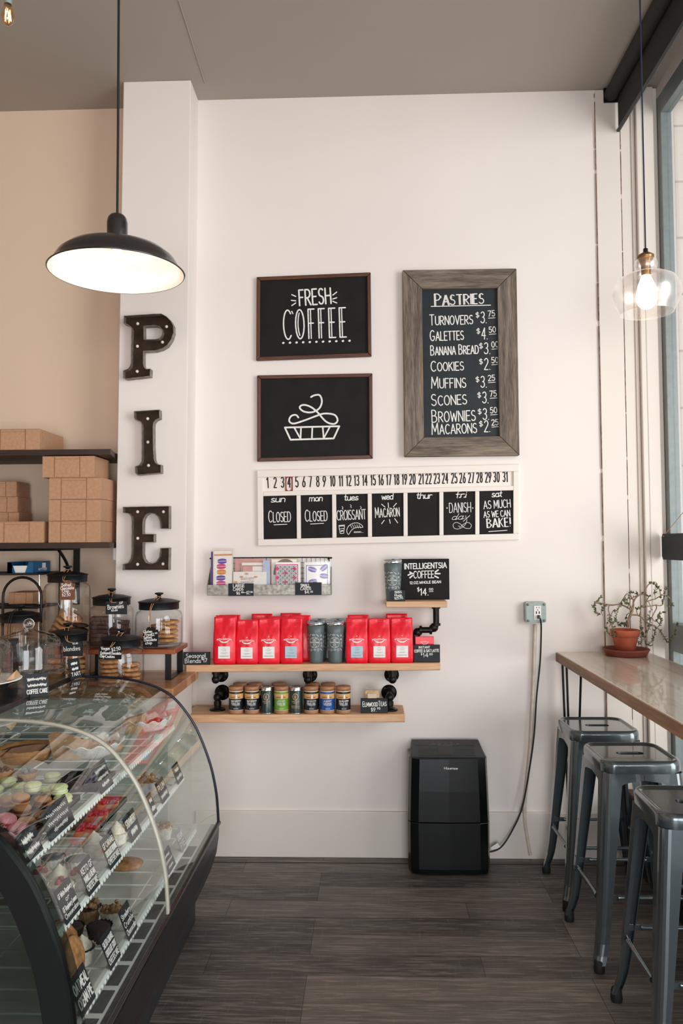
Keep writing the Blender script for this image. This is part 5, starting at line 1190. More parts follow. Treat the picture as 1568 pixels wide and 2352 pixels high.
# ------------------------------------------------------------------ the pastry case
XF = -.650                       # front of the case; depth u is measured inwards from it
PROF = [(0, .412), (.003, .47), (.008, .53), (.018, .59), (.032, .65), (.052, .71), (.076, .77), (.105, .83), (.142, .885), (.19, .940), (.245, .978), (.31, 1.004), (.38, 1.021), (.46, 1.030), (.54, 1.034), (.622, 1.036)]
PR = smoothpath([(u, 0, z) for u, z in PROF], 3)
CB = -1.62                       # back of the case
def case(Y0, Y1, label, joints, detail=True):
    """Y0 far end, Y1 near end"""
    t = thing('pastry_case', label, 'display case', ((XF+CB)/2, (Y0+Y1)/2, 0))
    # body: black cabinet curving in to the kick board
    low = [(-.004, .408), (-.001, .35), (.008, .29), (.03, .22), (.062, .15), (.094, .085)]
    ol = [(XF-u, z) for u, z in low]+[(CB, .085), (CB, .408)]
    MB().prism(ol, lambda u, v, w_: Vector((u, w_, v)), Y0, Y1).build('cabinet', M['casebody'], t, bevel=.002)
    MB().box(CB+.03, Y1+.004, 0, XF-.098, Y0-.004, .0845).build('kick_board', M['casekick'], t)
    MB().tube([(XF+.001, Y0+.004, .413), (XF+.001, Y1, .413)], .010, 10).build('bottom_rail', M['gloss'], t)
    MB().box(CB+.01, Y1+.01, .4085, XF-.028, Y0-.012, .4125).build('deck', M['casewhite'], t)
    # curved front glass in separate panes
    ys = [Y0-.006]+list(joints)+[Y1-.004]
    for a, b in zip(ys, ys[1:]):
        g = MB(); n = len(PR); V = [Vector((XF-p.x, a-.004, p.z)) for p in PR]+[Vector((XF-p.x, b+.004, p.z)) for p in PR]
        g.add(V, [(i, i+1, n+i+1, n+i) for i in range(n-1)], True); g.build('curved_glass', M['case_glass'], t)
    for j in joints:
        g = MB()
        for dy0, dy1, off in ((-.012, .012, .004),):
            V = []; F = []
            for p, q in zip(PR, PR[1:]+[PR[-1]]): 
                d = Vector((-(PR[min(PR.index(p)+1, len(PR)-1)].z-PR[max(PR.index(p)-1, 0)].z), 0, -(PR[min(PR.index(p)+1, len(PR)-1)].x-PR[max(PR.index(p)-1, 0)].x))).normalized()
                c = Vector((XF-p.x, j, p.z)); nn = Vector((-d.x, 0, -d.z))
                V += [c+Vector((0, dy0, 0))+nn*off, c+Vector((0, dy1, 0))+nn*off, c+Vector((0, dy1, 0))-nn*off, c+Vector((0, dy0, 0))-nn*off]
            for i in range(len(PR)-1):
                for k in range(4): F.append((i*4+k, i*4+(k+1) % 4, (i+1)*4+(k+1) % 4, (i+1)*4+k))
            g.add(V, F, True)
        g.build('glass_joint', M['jointseal'], t)
    # far end pane with dark edging
    pts = [(XF-p.x, p.z) for p in PR]+[(CB, 1.036), (CB, .413)]
    MB().prism(pts, lambda u, v, w_: Vector((u, w_, v)), Y0-.005, Y0).build('end_glass', M['case_glass'], t)
    if detail: e = MB(); e.tube([Vector((XF-p.x+.001, Y0-.002, p.z)) for p in PR], .0055, 8); e.build('end_edging', M['navyedge'], t)
    # near end frame: broad black band following the curve
    fr = MB(); W = .062; V = []; F = []
    n = len(PR)
    for i, p in enumerate(PR):
        a_, b_ = PR[max(i-1, 0)], PR[min(i+1, n-1)]; d = Vector((b_.x-a_.x, 0, b_.z-a_.z)).normalized(); nn = Vector((-d.z, 0, d.x))  # outward in (u,z)
        o_ = Vector((p.x, 0, p.z))-nn*.026; i_ = Vector((p.x, 0, p.z))-nn*(W+.03)
        if o_.z < .413: o_.z = .413
        if i_.z < .413: i_.z = .413
        for q, y in ((o_, Y1-.012), (o_, Y1+.020), (i_, Y1+.020), (i_, Y1-.012)): V.append(Vector((XF-q.x, y, q.z)))
    for i in range(n-1):
        for k in range(4): F.append((i*4+k, i*4+(k+1) % 4, (i+1)*4+(k+1) % 4, (i+1)*4+k))
    fr.add(V, F, False); fr.add(V[:4], [(3, 2, 1, 0)]); fr.add(V[-4:], [(0, 1, 2, 3)]); fr.build('end_frame', M['plastic'], t)
    MB().prism(pts, lambda u, v, w_: Vector((u, w_, v)), Y1+.002, Y1+.006).build('end_glass', M['dark_tint_glass'], t)
    # top: rail and dark glossy top sheet
    MB().box(XF-.640, Y1-.02, 1.024, XF-.616, Y0+.004, 1.047).build('top_rail', M['gloss'], t, bevel=.004)
    MB().box(CB, Y1-.02, 1.030, XF-.6405, Y0+.004, 1.0445).build('top_sheet', M['gloss'], t)
    bk = MB(); bk.box(CB, Y1, .41, CB+.008, Y0, 1.03); bk.build('back_panel', M['caseback'], t)
    # shelves of white wire with a scalloped front rail
    for z, xf, ya in ((.835, -.824, Y0-.07), (.66, -.754, Y0-.185), (.45, -.706, Y0-.18)):
        s = MB(); yb = Y1+.03
        s.box(xf-.012, yb, z-.004, xf, ya, z+.014)
        k = int((ya-yb)/.022)
        for i in range(k): y = yb+(ya-yb)*(i+.5)/k; s.ball((xf+.001, y, z-.004), .007, 8, sx=.5, sz=1.0)
        nb = int((ya-yb)/.10)
        for i in range(nb+1): y = yb+(ya-yb)*i/nb; s.tube([(xf-.01, y, z), (CB+.05, y, z)], .0032, 6)
        for xx in (.06, .34, .62):
            if xf-xx > CB+.05: s.tube([(xf-xx, yb, z-.004), (xf-xx, ya, z-.004)], .0032, 6)
        s.build('wire_shelf', M['casewhite'], t)
    if detail:
        for z, xf in ((.835, -.824), (.66, -.754), (.45, -.706)):
            for y in (Y0-.19, (Y0+Y1)/2, Y1+.06): MB().box(CB+.008, y-.008, z-.03, xf-.30, y+.008, z-.008).build('shelf_bracket', M['caseback'], t)
    vb = MB()
    for i in range(int((Y0-Y1-.25)/.125)):
        y = Y1+.08+i*.125; vb.box(XF-.068, y, .4128, XF-.034, y+.10, .4145)
    vb.build('vent_slot', M['casedark'], t)
    return t
M['casebody'] = plain('black_case_laminate', '1b1b1e', .38, .1, var=.12, vscale=6)
M['casekick'] = plain('grey_kick_board', '3a3d40', .35, .5, var=.1)
M['casewhite'] = plain('white_shelf_enamel', 'e8ebe6', .4, var=.02)
M['casedark'] = plain('dark_vent', '3b4445', .6, var=.05)
M['caseback'] = plain('grey_case_back', '7d8884', .35, .2, var=.05)
M['jointseal'] = plain('milky_glass_joint', 'd3cfc0', .25, var=.0, coat=.6, alpha=.6)
M['navyedge'] = plain('navy_edging', '15182a', .3, .2, var=.03)
YA0, YA1 = -.705, -2.275
case(YA0, YA1, 'long curved glass pastry case full of cakes with a broad black end frame', [-1.545])
# ---- what lies in it
for n_, c, r_ in (('mac_green', 'd9e0a8', .6), ('mac_cream', 'efe6d2', .6), ('mac_tan', 'c48a5c', .6), ('mac_brown', '8a4f33', .6), ('mac_pink', 'dd8f9d', .6), ('mac_purple', '8d5f86', .6), ('choc', '2a1613', .45), ('crust', 'b9834d', .8), ('crumb', '9c7650', .9), ('cream', 'ece3d3', .55), ('raspberry', 'a32a3c', .4), ('strawberry', 'c23a2c', .35), ('darkberry', '2b1c2c', .35), ('paper', 'e2ddd0', .7), ('doily', 'eef0ea', .5), ('kraftpaper', 'c39a72', .8), ('caramel', 'b0703a', .4), ('greyfill', '7f8488', .4)):
    M[n_] = plain(n_, c, r_, var=.1, vscale=60, bmp=.25)
def macaron(loc, r, top, fill, label, grp, rot=(0, 0, 0)):
    t = thing('macaron', label, 'macaron', loc, 0, grp); t.rotation_euler = rot; h = r*.42
    MB().lathe([(0, 0), (r*.7, .001), (r*.97, h*.5), (r, h*.85), (r*.93, h)], (0, 0, 0), 22).build('shell', M[top], t, local=True)
    MB().lathe([(r*.90, h), (r*.92, h+r*.12), (r*.90, h+r*.24)], (0, 0, 0), 22).build('filling', M[fill], t, local=True)
    b = h+r*.24; MB().lathe([(r*.93, b), (r, b+h*.15), (r*.97, b+h*.5), (r*.75, b+h*.9), (r*.4, b+h*1.08), (0, b+h*1.12)], (0, 0, 0), 22).build('shell', M[top], t, local=True)
    return t
def cup(loc, r, h, fill, label, grp, topping=None, paper='paper', name='cheesecake_cup', cat='cheesecake'):
    t = thing(name, label, cat, loc, 0, grp); n = 36
    V = []; F = []
    for k, (rr, z) in enumerate(((r*.74, 0), (r*.98, h), (r*1.03, h*1.02))):
        for i in range(n): q = rr*(1+(.02*(-1)**i)*(.5+.5*k)); V.append(Vector((q*cos(2*pi*i/n), q*sin(2*pi*i/n), z+(.0015*(-1)**i if k else 0))))
    for k in range(2):
        for i in range(n): F.append((k*n+i, k*n+(i+1) % n, (k+1)*n+(i+1) % n, (k+1)*n+i))
    F.append(tuple(range(n))[::-1]); MB().add(V, F).build('paper_cup', M[paper], t, local=True)
    MB().lathe([(r*.93, h*.9), (r*.86, h*1.0), (r*.5, h*1.05), (0, h*1.06)], (0, 0, 0), 22).build('filling', M[fill], t, local=True)
    if topping == 'berry':
        for q in range(3): MB().ball((r*.35*cos(q*2.1), r*.35*sin(q*2.1), h*1.14), r*.26, 8, jit=.08, rng=rng).build('berry', M['raspberry'], t, local=True)
    if topping == 'crumb':
        b = MB()
        for q in range(26): a, d = rng.uniform(0, 6.28), r*.75*math.sqrt(rng.random()); b.ball((d*cos(a), d*sin(a), h*1.05+rng.uniform(0, r*.3)), r*rng.uniform(.12, .22), 6, jit=.2, rng=rng)
        b = b.build('crumble', M['crumb'], t, local=True); b['kind'] = 'stuff'
    if topping == 'swirl':
        MB().lathe([(r*.75, h), (r*.7, h+r*.25), (r*.5, h+r*.4), (r*.42, h+r*.6), (r*.2, h+r*.75), (0, h+r*.95)], (0, 0, 0), 16).build('cream_swirl', M['cream'], t, local=True)
    return t
def at_case(px, py, z): return atZ(px, py, z)
S1, S2, S3 = .8395, .6645, .4545
# black tray of macarons on the top shelf
def tray(px, z, w_, d, label, mat='gloss'):
    p = atZ(*px, z); t = MB(); t.box(p.x-w_/2, p.y-d/2, z, p.x+w_/2, p.y+d/2, z+.006); t.box(p.x-w_/2, p.y-d/2, z, p.x+w_/2, p.y-d/2+.004, z+.016); t.box(p.x-w_/2, p.y+d/2-.004, z, p.x+w_/2, p.y+d/2, z+.016); t.box(p.x-w_/2, p.y-d/2, z, p.x-w_/2+.004, p.y+d/2, z+.016); t.box(p.x+w_/2-.004, p.y-d/2, z, p.x+w_/2, p.y+d/2, z+.016)
    return tag(t.build('serving_tray', M[mat]), label, 'tray')
tray((52, 1885), S1, .19, .36, 'black tray under the macarons in the pastry case')
mz = S1+.0065
def mac(px, py, kind, fill, label, grp, lift=0, r=.0255, rot=(0, 0, 0)):
    p = atZ(px, py, mz+.018+lift); macaron((p.x, p.y, mz+lift), r, kind, fill, label, grp, rot)
for px, py, l in ((18,1795,0),(45,1808,.0),(75,1805,.024),(105,1815,.0),(120,1783,.0),(135,1810,.024),(-12,1815,0),(145,1833,.0)): mac(px, py, 'mac_green', 'mac_cream', 'pale green macaron in the pile at the back of the black tray', 'pale green macarons in the pastry case', l, .0265)
for px, py, l in ((18,1838,0),(46,1832,.024),(50,1858,0),(97,1838,0),(128,1848,0),(98,1872,0),(60,1888,0)): mac(px, py, 'mac_tan', 'mac_brown', 'tan macaron with brown filling in the middle of the black tray', 'tan macarons in the pastry case', l, .0255, (0, .15 if l else .05, 0))
for px, py, l in ((12,1880,.02),(36,1900,.0),(60,1908,0),(10,1925,0),(38,1932,.0)): mac(px, py, 'mac_pink', 'strawberry', 'pink macaron in the pile at the front of the black tray', 'pink macarons in the pastry case', l, .0255, (.1, .3 if l else .1, 0))
tray((192, 1800), S1, .15, .17, 'black tray right of the macarons on the top shelf')
for px, py in ((185, 1792), (205, 1775), (170, 1806)):
    p = atZ(px, py, S1+.02); o = MB().lathe([(0, 0), (.022, 0), (.024, .014), (.017, .024), (0, .027)], (p.x, p.y, S1+.0068), 16); tag(o.build('chocolate_bun', M['choc'], None), 'dark chocolate bun on the tray right of the macarons', 'pastry', 'dark chocolate buns')
tray((222, 1872), S2, .12, .30, 'black tray under the raspberry crumble bars')
# tarts left of the macarons, chocolate pie, scalloped dishes
def tart(loc, r, h, fill, label, cat='tart', berries=None):
    t = thing('tart', label, cat, loc)
    c = MB(); n = 40; V = []; F = []
    for k, (rr, z) in enumerate(((r*.8, 0), (r*.97, h), (r*.93, h), (r*.86, h*.75))):
        for i in range(n): q = rr*(1+.025*cos(i*pi*.8)*(1 if k in (1, 2) else .3)); V.append(Vector((q*cos(2*pi*i/n), q*sin(2*pi*i/n), z+(.002*cos(i*pi*.8) if k in (1, 2) else 0))))
    for k in range(3):
        for i in range(n): F.append((k*n+i, k*n+(i+1) % n, (k+1)*n+(i+1) % n, (k+1)*n+i))
    F.append(tuple(range(n))[::-1]); c.add(V, F, True).build('crust', M['crust'], t, local=True)
    MB().lathe([(r*.9, h*.72), (r*.5, h*.86), (0, h*.9)], (0, 0, 0), 28).build('filling', M[fill], t, local=True)
    if berries:
        for q in range(4): MB().ball((r*.38*cos(q*1.6), r*.38*sin(q*1.6), h*.9+r*.2), r*.24, 8, jit=.1, rng=rng).build('berry', M[berries], t, local=True)
    return t
p = atZ(60, 1725, S1+.03); tart((p.x, p.y, S1+.001), .098, .045, 'choc', 'large dark chocolate pie in a brown crust on the top shelf of the case', 'pie')
p = atZ(8, 1772, S1+.02); tart((p.x, p.y, S1+.001), .034, .022, 'cream', 'small tart with dark blackberries behind the macarons', 'tart', 'darkberry')
p = atZ(62, 1775, S1+.02); tart((p.x, p.y, S1+.001), .034, .022, 'crumb', 'small tart with blueberries behind the macarons', 'tart', 'greyfill')
def dish(px, py, z, r, label, sx=1.0):
    p = atZ(px, py, z); n = 64; V = []; F = []
    for k, (rr, zz) in enumerate(((r*.68, 0), (r*.8, .012), (r*.95, .04), (r*1.06, .048))):
        for i in range(n):
            q = rr*(1+.035*cos(i*2*pi*12/n)*(k >= 2)); V.append(Vector((p.x+q*cos(2*pi*i/n)*sx, p.y+q*sin(2*pi*i/n), z+zz+(.006*cos(i*2*pi*12/n) if k >= 2 else 0))))
    for k in range(3):
        for i in range(n): F.append((k*n+i, k*n+(i+1) % n, (k+1)*n+(i+1) % n, (k+1)*n+i))
    F.append(tuple(range(n))[::-1])
    o = MB().add(V, F, True).build('scalloped_dish', M['doily'], None, solid=.002); tag(o, label, 'dish'); return p
p = dish(338, 1676, S1+.002, .092, 'white scalloped dish at the far end of the top shelf')
for dx, dy, mt, nm in ((.036, .02, 'strawberry', 'red strawberry danish'), (-.052, .03, 'choc', 'dark glazed danish')):
    t = thing('danish', nm+' in the far scalloped dish', 'pastry', (p.x+dx, p.y+dy, S1+.006))
    MB().lathe([(0, 0), (.036, .002), (.044, .016), (.034, .03), (.02, .026), (0, .024)], (0, 0, 0), 20).build('pastry_ring', M['crust'], t, local=True)
    MB().ball((0, 0, .03), .019, 10, sz=.6, jit=.1, rng=rng).build('topping', M[mt], t, local=True)
t = thing('kraft_sleeve', 'kraft paper wedge standing in the far scalloped dish', 'paper', (p.x-.02, p.y-.055, S1+.004)); MB().hexa([(-.045,-.03,0),(.03,-.03,0),(.03,.04,0),(-.045,.04,0)], [(-.06,-.028,.05),(.02,-.03,.075),(.02,.035,.075),(-.06,.04,.05)]).build('paper', M['kraftpaper'], t, local=True)
p = dish(212, 1732, S1+.002, .108, 'white scalloped dish in the middle of the top shelf')
for dx, dy, k in ((.065, .03, 0), (.03, -.035, 1), (-.03, .05, 2)):
    t = thing('crumble_bun', ['crumble bun at the front of the middle scalloped dish', 'crumble bun on the near side of the middle scalloped dish', 'crumble bun at the back of the middle scalloped dish'][k], 'pastry', (p.x+dx, p.y+dy, S1+.006), 0)
    MB().lathe([(0, 0), (.028, .001), (.037, .014), (.030, .028), (0, .034)], (0, 0, 0), 18).build('bun', M['crust'], t, local=True)
    b = MB()
    for q in range(24): a, d = rng.uniform(0, 6.28), .027*math.sqrt(rng.random()); b.ball((d*cos(a), d*sin(a), .034-d*.25), .006, 6, jit=.2, rng=rng)
    b.build('crumble', M['crumb'], t, local=True)['kind'] = 'stuff'
t = thing('kraft_sleeve', 'large kraft paper wedge in the middle scalloped dish', 'paper', (p.x-.06, p.y-.055, S1+.004)); MB().hexa([(-.05,-.03,0),(.05,-.03,0),(.05,.03,0),(-.05,.03,0)], [(-.07,-.03,.085),(.055,-.03,.055),(.055,.035,.055),(-.07,.035,.085)]).build('paper', M['kraftpaper'], t, local=True)
# middle shelf
for px, py, lab in ((200,1905,'raspberry crumble bar in clear wrap, nearest of the three on the middle shelf'),(222,1872,'raspberry crumble bar in clear wrap, middle of the three on the middle shelf'),(248,1845,'raspberry crumble bar in clear wrap, farthest of the three on the middle shelf')):
    p = atZ(px, py, S2+.02); t = thing('crumble_bar', lab, 'pastry', (p.x, p.y, S2+.0068), R(15))
    MB().box(-.036, -.028, 0, .036, .028, .016).build('oat_base', M['crust'], t, local=True, bevel=.003)
    b = MB()
    for q in range(26): b.ball((rng.uniform(-.031, .031), rng.uniform(-.024, .024), .018+rng.uniform(0, .008)), .0075, 6, jit=.2, rng=rng)
    b.build('raspberry_top', M['raspberry'], t, local=True)['kind'] = 'stuff'
    MB().box(-.04, -.032, 0, .04, .032, .03).build('clear_wrap', M['cello'], t, local=True, bevel=.006)
p = atZ(338, 1800, S2+.03); t = cup((p.x, p.y, S2+.001), .045, .042, 'crumb', 'crumble topped muffin at the far end of the middle shelf', None, 'crumb', 'paper', 'muffin', 'muffin')
for px, py, fl, tp, lab in ((215,1938,'cream','swirl','white cream cup behind the double cheesecake card'),(122,1972,'greyfill',None,'white cup with smooth dark filling, left of the pair on the middle shelf'),(178,1976,'greyfill','crumb2','white cup with rough dark filling, right of the pair on the middle shelf'),
                       (92,2010,'cream','berry','berry topped white cup beside the black end frame'),(136,2018,'cream','swirl','cream swirl cup between the berry topped cups'),(176,2012,'cream','berry','berry topped cup behind the small cheesecake card'),(142,2034,'cream','berry','berry topped cup at the near end of the middle shelf'),(268,1915,'cream','swirl','cream topped cup behind the STRAWBERRY card')):
    p = atZ(px, py, S2+.035); cup((p.x, p.y, S2+.001), .036, .040, fl, lab, None, tp)
# lower shelf
for px, py, fl, tp, pm, lab in ((164,2130,'choc',None,'choc','dark chocolate cup on the lower shelf, left of the two'),(228,2128,'choc',None,'choc','dark chocolate cup on the lower shelf behind the double cheesecake card'),(205,2085,'choc','crumb','crumb','brown crumb edged cup in the lower shelf back row, left'),(256,2090,'crumb','crumb','paper','brown crumb edged cup in the lower shelf back row, right'),
                          (375,1903,'cream','crumb','paper','crumble topped cup alone at the far end of the lower shelf'),(188,2178,'choc','swirl','paper','cream puff cup with chocolate shards behind the OATMEAL card')):
    p = atZ(px, py, S3+.04); cup((p.x, p.y, S3+.001), .037, .042, fl, lab, None, tp, pm, 'chocolate_cup' if fl == 'choc' else 'cheesecake_cup', 'cake cup')
cookie('cookie', .060, .020, atZ(290, 1992, S3+.011)[:2]+(S3+.012,), (0, 0, 1), 'large crumble cookie lying on the lower shelf behind the joint of the glass', None)
for k, (px, py, rx, lab) in enumerate(((160, 2205, .9, 'oatmeal cream pie standing on edge beside the black end frame'), (142, 2165, .5, 'ginger cookie leaning behind the oatmeal cream pie'))):
    p = atZ(px, py, S3+.05); cookie('cookie', .052, .026, (p.x, p.y, S3+.055), (0, rx+.35, 0), lab, None)
# price cards standing on the shelf rails, facing the customer
def ccard(y, xf, z, wd, h, lines, label, mat='slate', yaw=0, tilt=22):
    t = thing('case_card', label, 'price card', (xf+.004, y, z), R(90+yaw)); 
    ct, st = cos(R(tilt)), sin(R(tilt)); P = lambda u, v, w_=0: Vector((u, v*st+w_*ct*-1, v*ct-w_*st*-1*-1))
    MB().hexa([P(-wd/2, 0, 0), P(wd/2, 0, 0), P(wd/2, h, 0), P(-wd/2, h, 0)], [P(-wd/2, 0, .0025), P(wd/2, 0, .0025), P(wd/2, h, .0025), P(-wd/2, h, .0025)]).build('card', M[mat], t, local=True)
    mb = MB(); n = len(lines); hh = h*.8/n
    for i, s in enumerate(lines):
        if s[0] == '~':      # handwriting too small to read in the photo
            L_ = wd*(.8 if len(s) > 1 else .55); q = [(-L_/2+L_*j/26, h*.9-(i+.5)*hh+hh*.28*(-1)**j*rng.uniform(.3, 1)) for j in range(27)]; mb.ribbon(q, hh*.1, lambda u, v: P(u, v, .0034)); continue
        lw_ = min(wd*.88, len(s)*hh*.62); letters(mb, s, P(-lw_/2, h*.9-(i+.82)*hh, .0027), (1, 0, 0), (0, st, ct), (0, -ct, st), lw_, hh*.66, hh*.12)
    mb.build('chalk_lettering', M['chalk'], t, local=True); return t
def cy(px, py, xf, z): return atX(px, py, xf).y
C1, C2, C3 = -.822, -.752, -.704
ccard(cy(243, 1795, C1, S1), C1, .846, .115, .085, ['~~', '~~', '~'], 'slate card on the top shelf rail right of the macarons')
ccard(cy(140, 1890, C1, S1), C1, .846, .165, .075, ['~~', '~~', '~'], 'wide slate card in front of the macarons')
ccard(cy(74, 1942, C1, S1), C1, .846, .105, .07, ['~', '~~'], 'slate card at the near end of the top shelf rail')
ccard(cy(310, 1900, C2, S2), C2, .671, .11, .08, ['STRAWBERRY', '~'], 'slate card lettered STRAWBERRY on the middle shelf rail')
ccard(cy(262, 1958, C2, S2), C2, .671, .10, .085, ['GF CARAMEL', 'CHOCOLATE BROWNIE', 'CHEESECAKE'], 'slate card lettered GF CARAMEL on the middle shelf rail')
ccard(cy(213, 2010, C2, S2), C2, .671, .085, .085, ['KETO GF', 'VANILLA BEAN', 'CHEESECAKE'], 'slate card lettered KETO GF VANILLA BEAN CHEESECAKE')
ccard(cy(165, 2058, C2, S2), C2, .671, .095, .085, ['GF White Raspberry', 'or', 'GF Raspberry Lemon', 'Cheesecakes'], 'slate card lettered GF Raspberry Cheesecakes at the near end of the middle shelf')
ccard(cy(412, 1800, C2, S2), C2, .671, .09, .07, ['~', '~~'], 'slate card at the far end of the middle shelf rail')
ccard(cy(378, 1838, C2, S2), C2, .671, .10, .075, ['PLUM', '~~'], 'slate card lettered PLUM on the middle shelf rail')
ccard(cy(353, 1872, C2, S2), C2, .671, .05, .07, ['~', '~~'], 'narrow slate card beside the PLUM card')
ccard(cy(420, 1905, C3, S3), C3, .461, .07, .075, ['CREAM', 'PIE'], 'slate card lettered CREAM PIE at the far end of the lower shelf', 'signside')
ccard(cy(392, 1952, C3, S3), C3, .461, .10, .07, ['~', '~~', '~'], 'grey slate card second from the far end of the lower shelf')
ccard(cy(302, 2100, C3, S3), C3, .461, .085, .085, ['Strawberry', 'Crumble', 'Cheesecake'], 'slate card lettered Strawberry Crumble Cheesecake on the lower shelf')
ccard(cy(262, 2145, C3, S3), C3, .461, .085, .085, ['SALTED CARAMEL', 'CHOCOLATE STOUT', 'CHEESECAKE'], 'slate card lettered SALTED CARAMEL CHEESECAKE on the lower shelf')
ccard(cy(200, 2240, C3, S3), C3, .461, .095, .09, ['OATMEAL', 'CREAM PIE'], 'slate card lettered OATMEAL CREAM PIE on the lower shelf')
# cards standing on the glass in front of the black rail
for px, py, lines, yw, lab in ((80, 1590, ['~~', '~~', 'COFFEE CAKE'], -52, 'slate card propped on the rail in front of the glass cake domes'), (170, 1556, ['~', '~', 'TART'], -20, 'narrow slate card propped on the rail near the blondies jar')):
    p = atX(px, py, XF-.606); t = ccard(p.y, XF-.600, 1.0375, .085 if yw < -40 else .07, .085, lines, lab, 'slate', yw, 14)
# ---- glass cake stands on the case top
TZ = 1.0447
_g = NT('solid_glass_knob'); _g.b.inputs['Transmission Weight'].default_value = 1; _g.b.inputs['Roughness'].default_value = .0; _g.b.inputs['IOR'].default_value = 1.5; M['solidglass'] = _g.m
M['dome'] = thin_glass('cake_dome_glass', (.955, .96, .955), .015, .05, .8, .5)
x, y = -1.372, -.955
t = thing('cake_dome', 'glass cake dome with a round glass knob on a low glass stand', 'cake stand', (x, y, TZ))
MB().lathe([(.075, 0), (.070, .006), (.028, .016), (.022, .035), (.03, .045), (.135, .050), (.140, .056), (.132, .058), (0, .056)], (0, 0, 0), 44).build('glass_stand', M['dome'], t, local=True)
dm = MB().lathe([(.138, .060), (.131, .068), (.128, .078), (.127, .150), (.120, .178), (.098, .198), (.06, .210), (.028, .216), (.020, .222)], (0, 0, 0), 48).build('dome', M['dome'], t, local=True)
MB().ball((0, 0, .243), .0215, 24).build('knob', M['solidglass'], dm, local=True) if 'solidglass' in M else None
x, y = -1.432, -1.25
t = thing('cake_dome', 'glass cake dome over a tan crumb cake on a white rimmed plate', 'cake stand', (x, y, TZ))
MB().lathe([(.07, 0), (.065, .006), (.025, .014), (.02, .052), (.03, .060)], (0, 0, 0), 40).build('pedestal', M['dome'], t, local=True)
MB().lathe([(0, .060), (.12, .060), (.152, .068), (.153, .071), (.12, .065), (0, .064)], (0, 0, 0), 48).build('plate', M['doily'], t, local=True)
MB().lathe([(.122, .072), (.120, .082), (.119, .165), (.113, .195), (.09, .218), (.05, .228), (0, .230)], (0, 0, 0), 48).build('dome', M['dome'], t, local=True)
c = MB().lathe([(0, 0), (.075, 0), (.078, .03), (.062, .085), (.03, .10), (0, .10)], (x, y, TZ+.066), 30); tag(c.build('crumb_cake', M['crust']), 'tan crumb cake under the left glass dome', 'cake')
k = MB().hexa([(x+.1235, y-.03, TZ+.0735), (x+.140, y-.02, TZ+.0735), (x+.138, y+.03, TZ+.0735), (x+.1235, y+.03, TZ+.0735)], [(x+.1235, y-.03, TZ+.0755), (x+.152, y-.015, TZ+.108), (x+.145, y+.03, TZ+.085), (x+.1235, y+.03, TZ+.0755)]); tag(k.build('kraft_liner', M['kraftpaper']), 'corner of kraft paper sticking out from under the left dome', 'paper')
# ------------------------------------------------------------------ window bar
BZ = 1.043; bx0, bx1 = .958, 1.428; by0, by1 = -2.35, -.014
t = thing('window_bar', 'long pale wooden bar top along the window on hairpin legs', 'bar counter', ((bx0+bx1)/2, (by0+by1)/2, 0))
MB().box(bx0+.004, by0, BZ-.046, bx1, by1, BZ).build('bar_top', M['barwood'], t, bevel=.005)
MB().box(bx0-.002, by0, BZ-.046, bx0+.0035, by1, BZ-.002).build('sawn_edge', M['barked'], t)
def hairpin(x, y, sy):
    h = MB(); z = BZ-.047; f = Vector((x+.035, y-sy*.03, .006))
    tops = [Vector((x+.012, y, z)), Vector((x+.02, y-sy*.05, z)), Vector((x+.055, y-sy*.19, z))]
    feet = [f+Vector((-.008, 0, 0)), f+Vector((.004, -sy*.004, 0)), f+Vector((.012, -sy*.012, 0))]
    for a, b in zip(tops, feet): h.tube([a, b], .0058, 8)
    h.tube([feet[0], f+Vector((0, 0, -.002)), feet[2]], .0058, 8)
    h.box(x, y-.20 if sy > 0 else y, z-.004, x+.09, y+.02 if sy > 0 else y+.20, z); h.build('hairpin_leg', M['iron'], t)
hairpin(bx0+.01, -.05, 1); hairpin(bx0+.01, -2.28, -1)
hairpin(1.20, -2.28, -1)
b = MB(); b.box(1.06, -.62, BZ-.052, 1.10, -.58, BZ-.0465); b.build('steel_plate', M['black'], t)
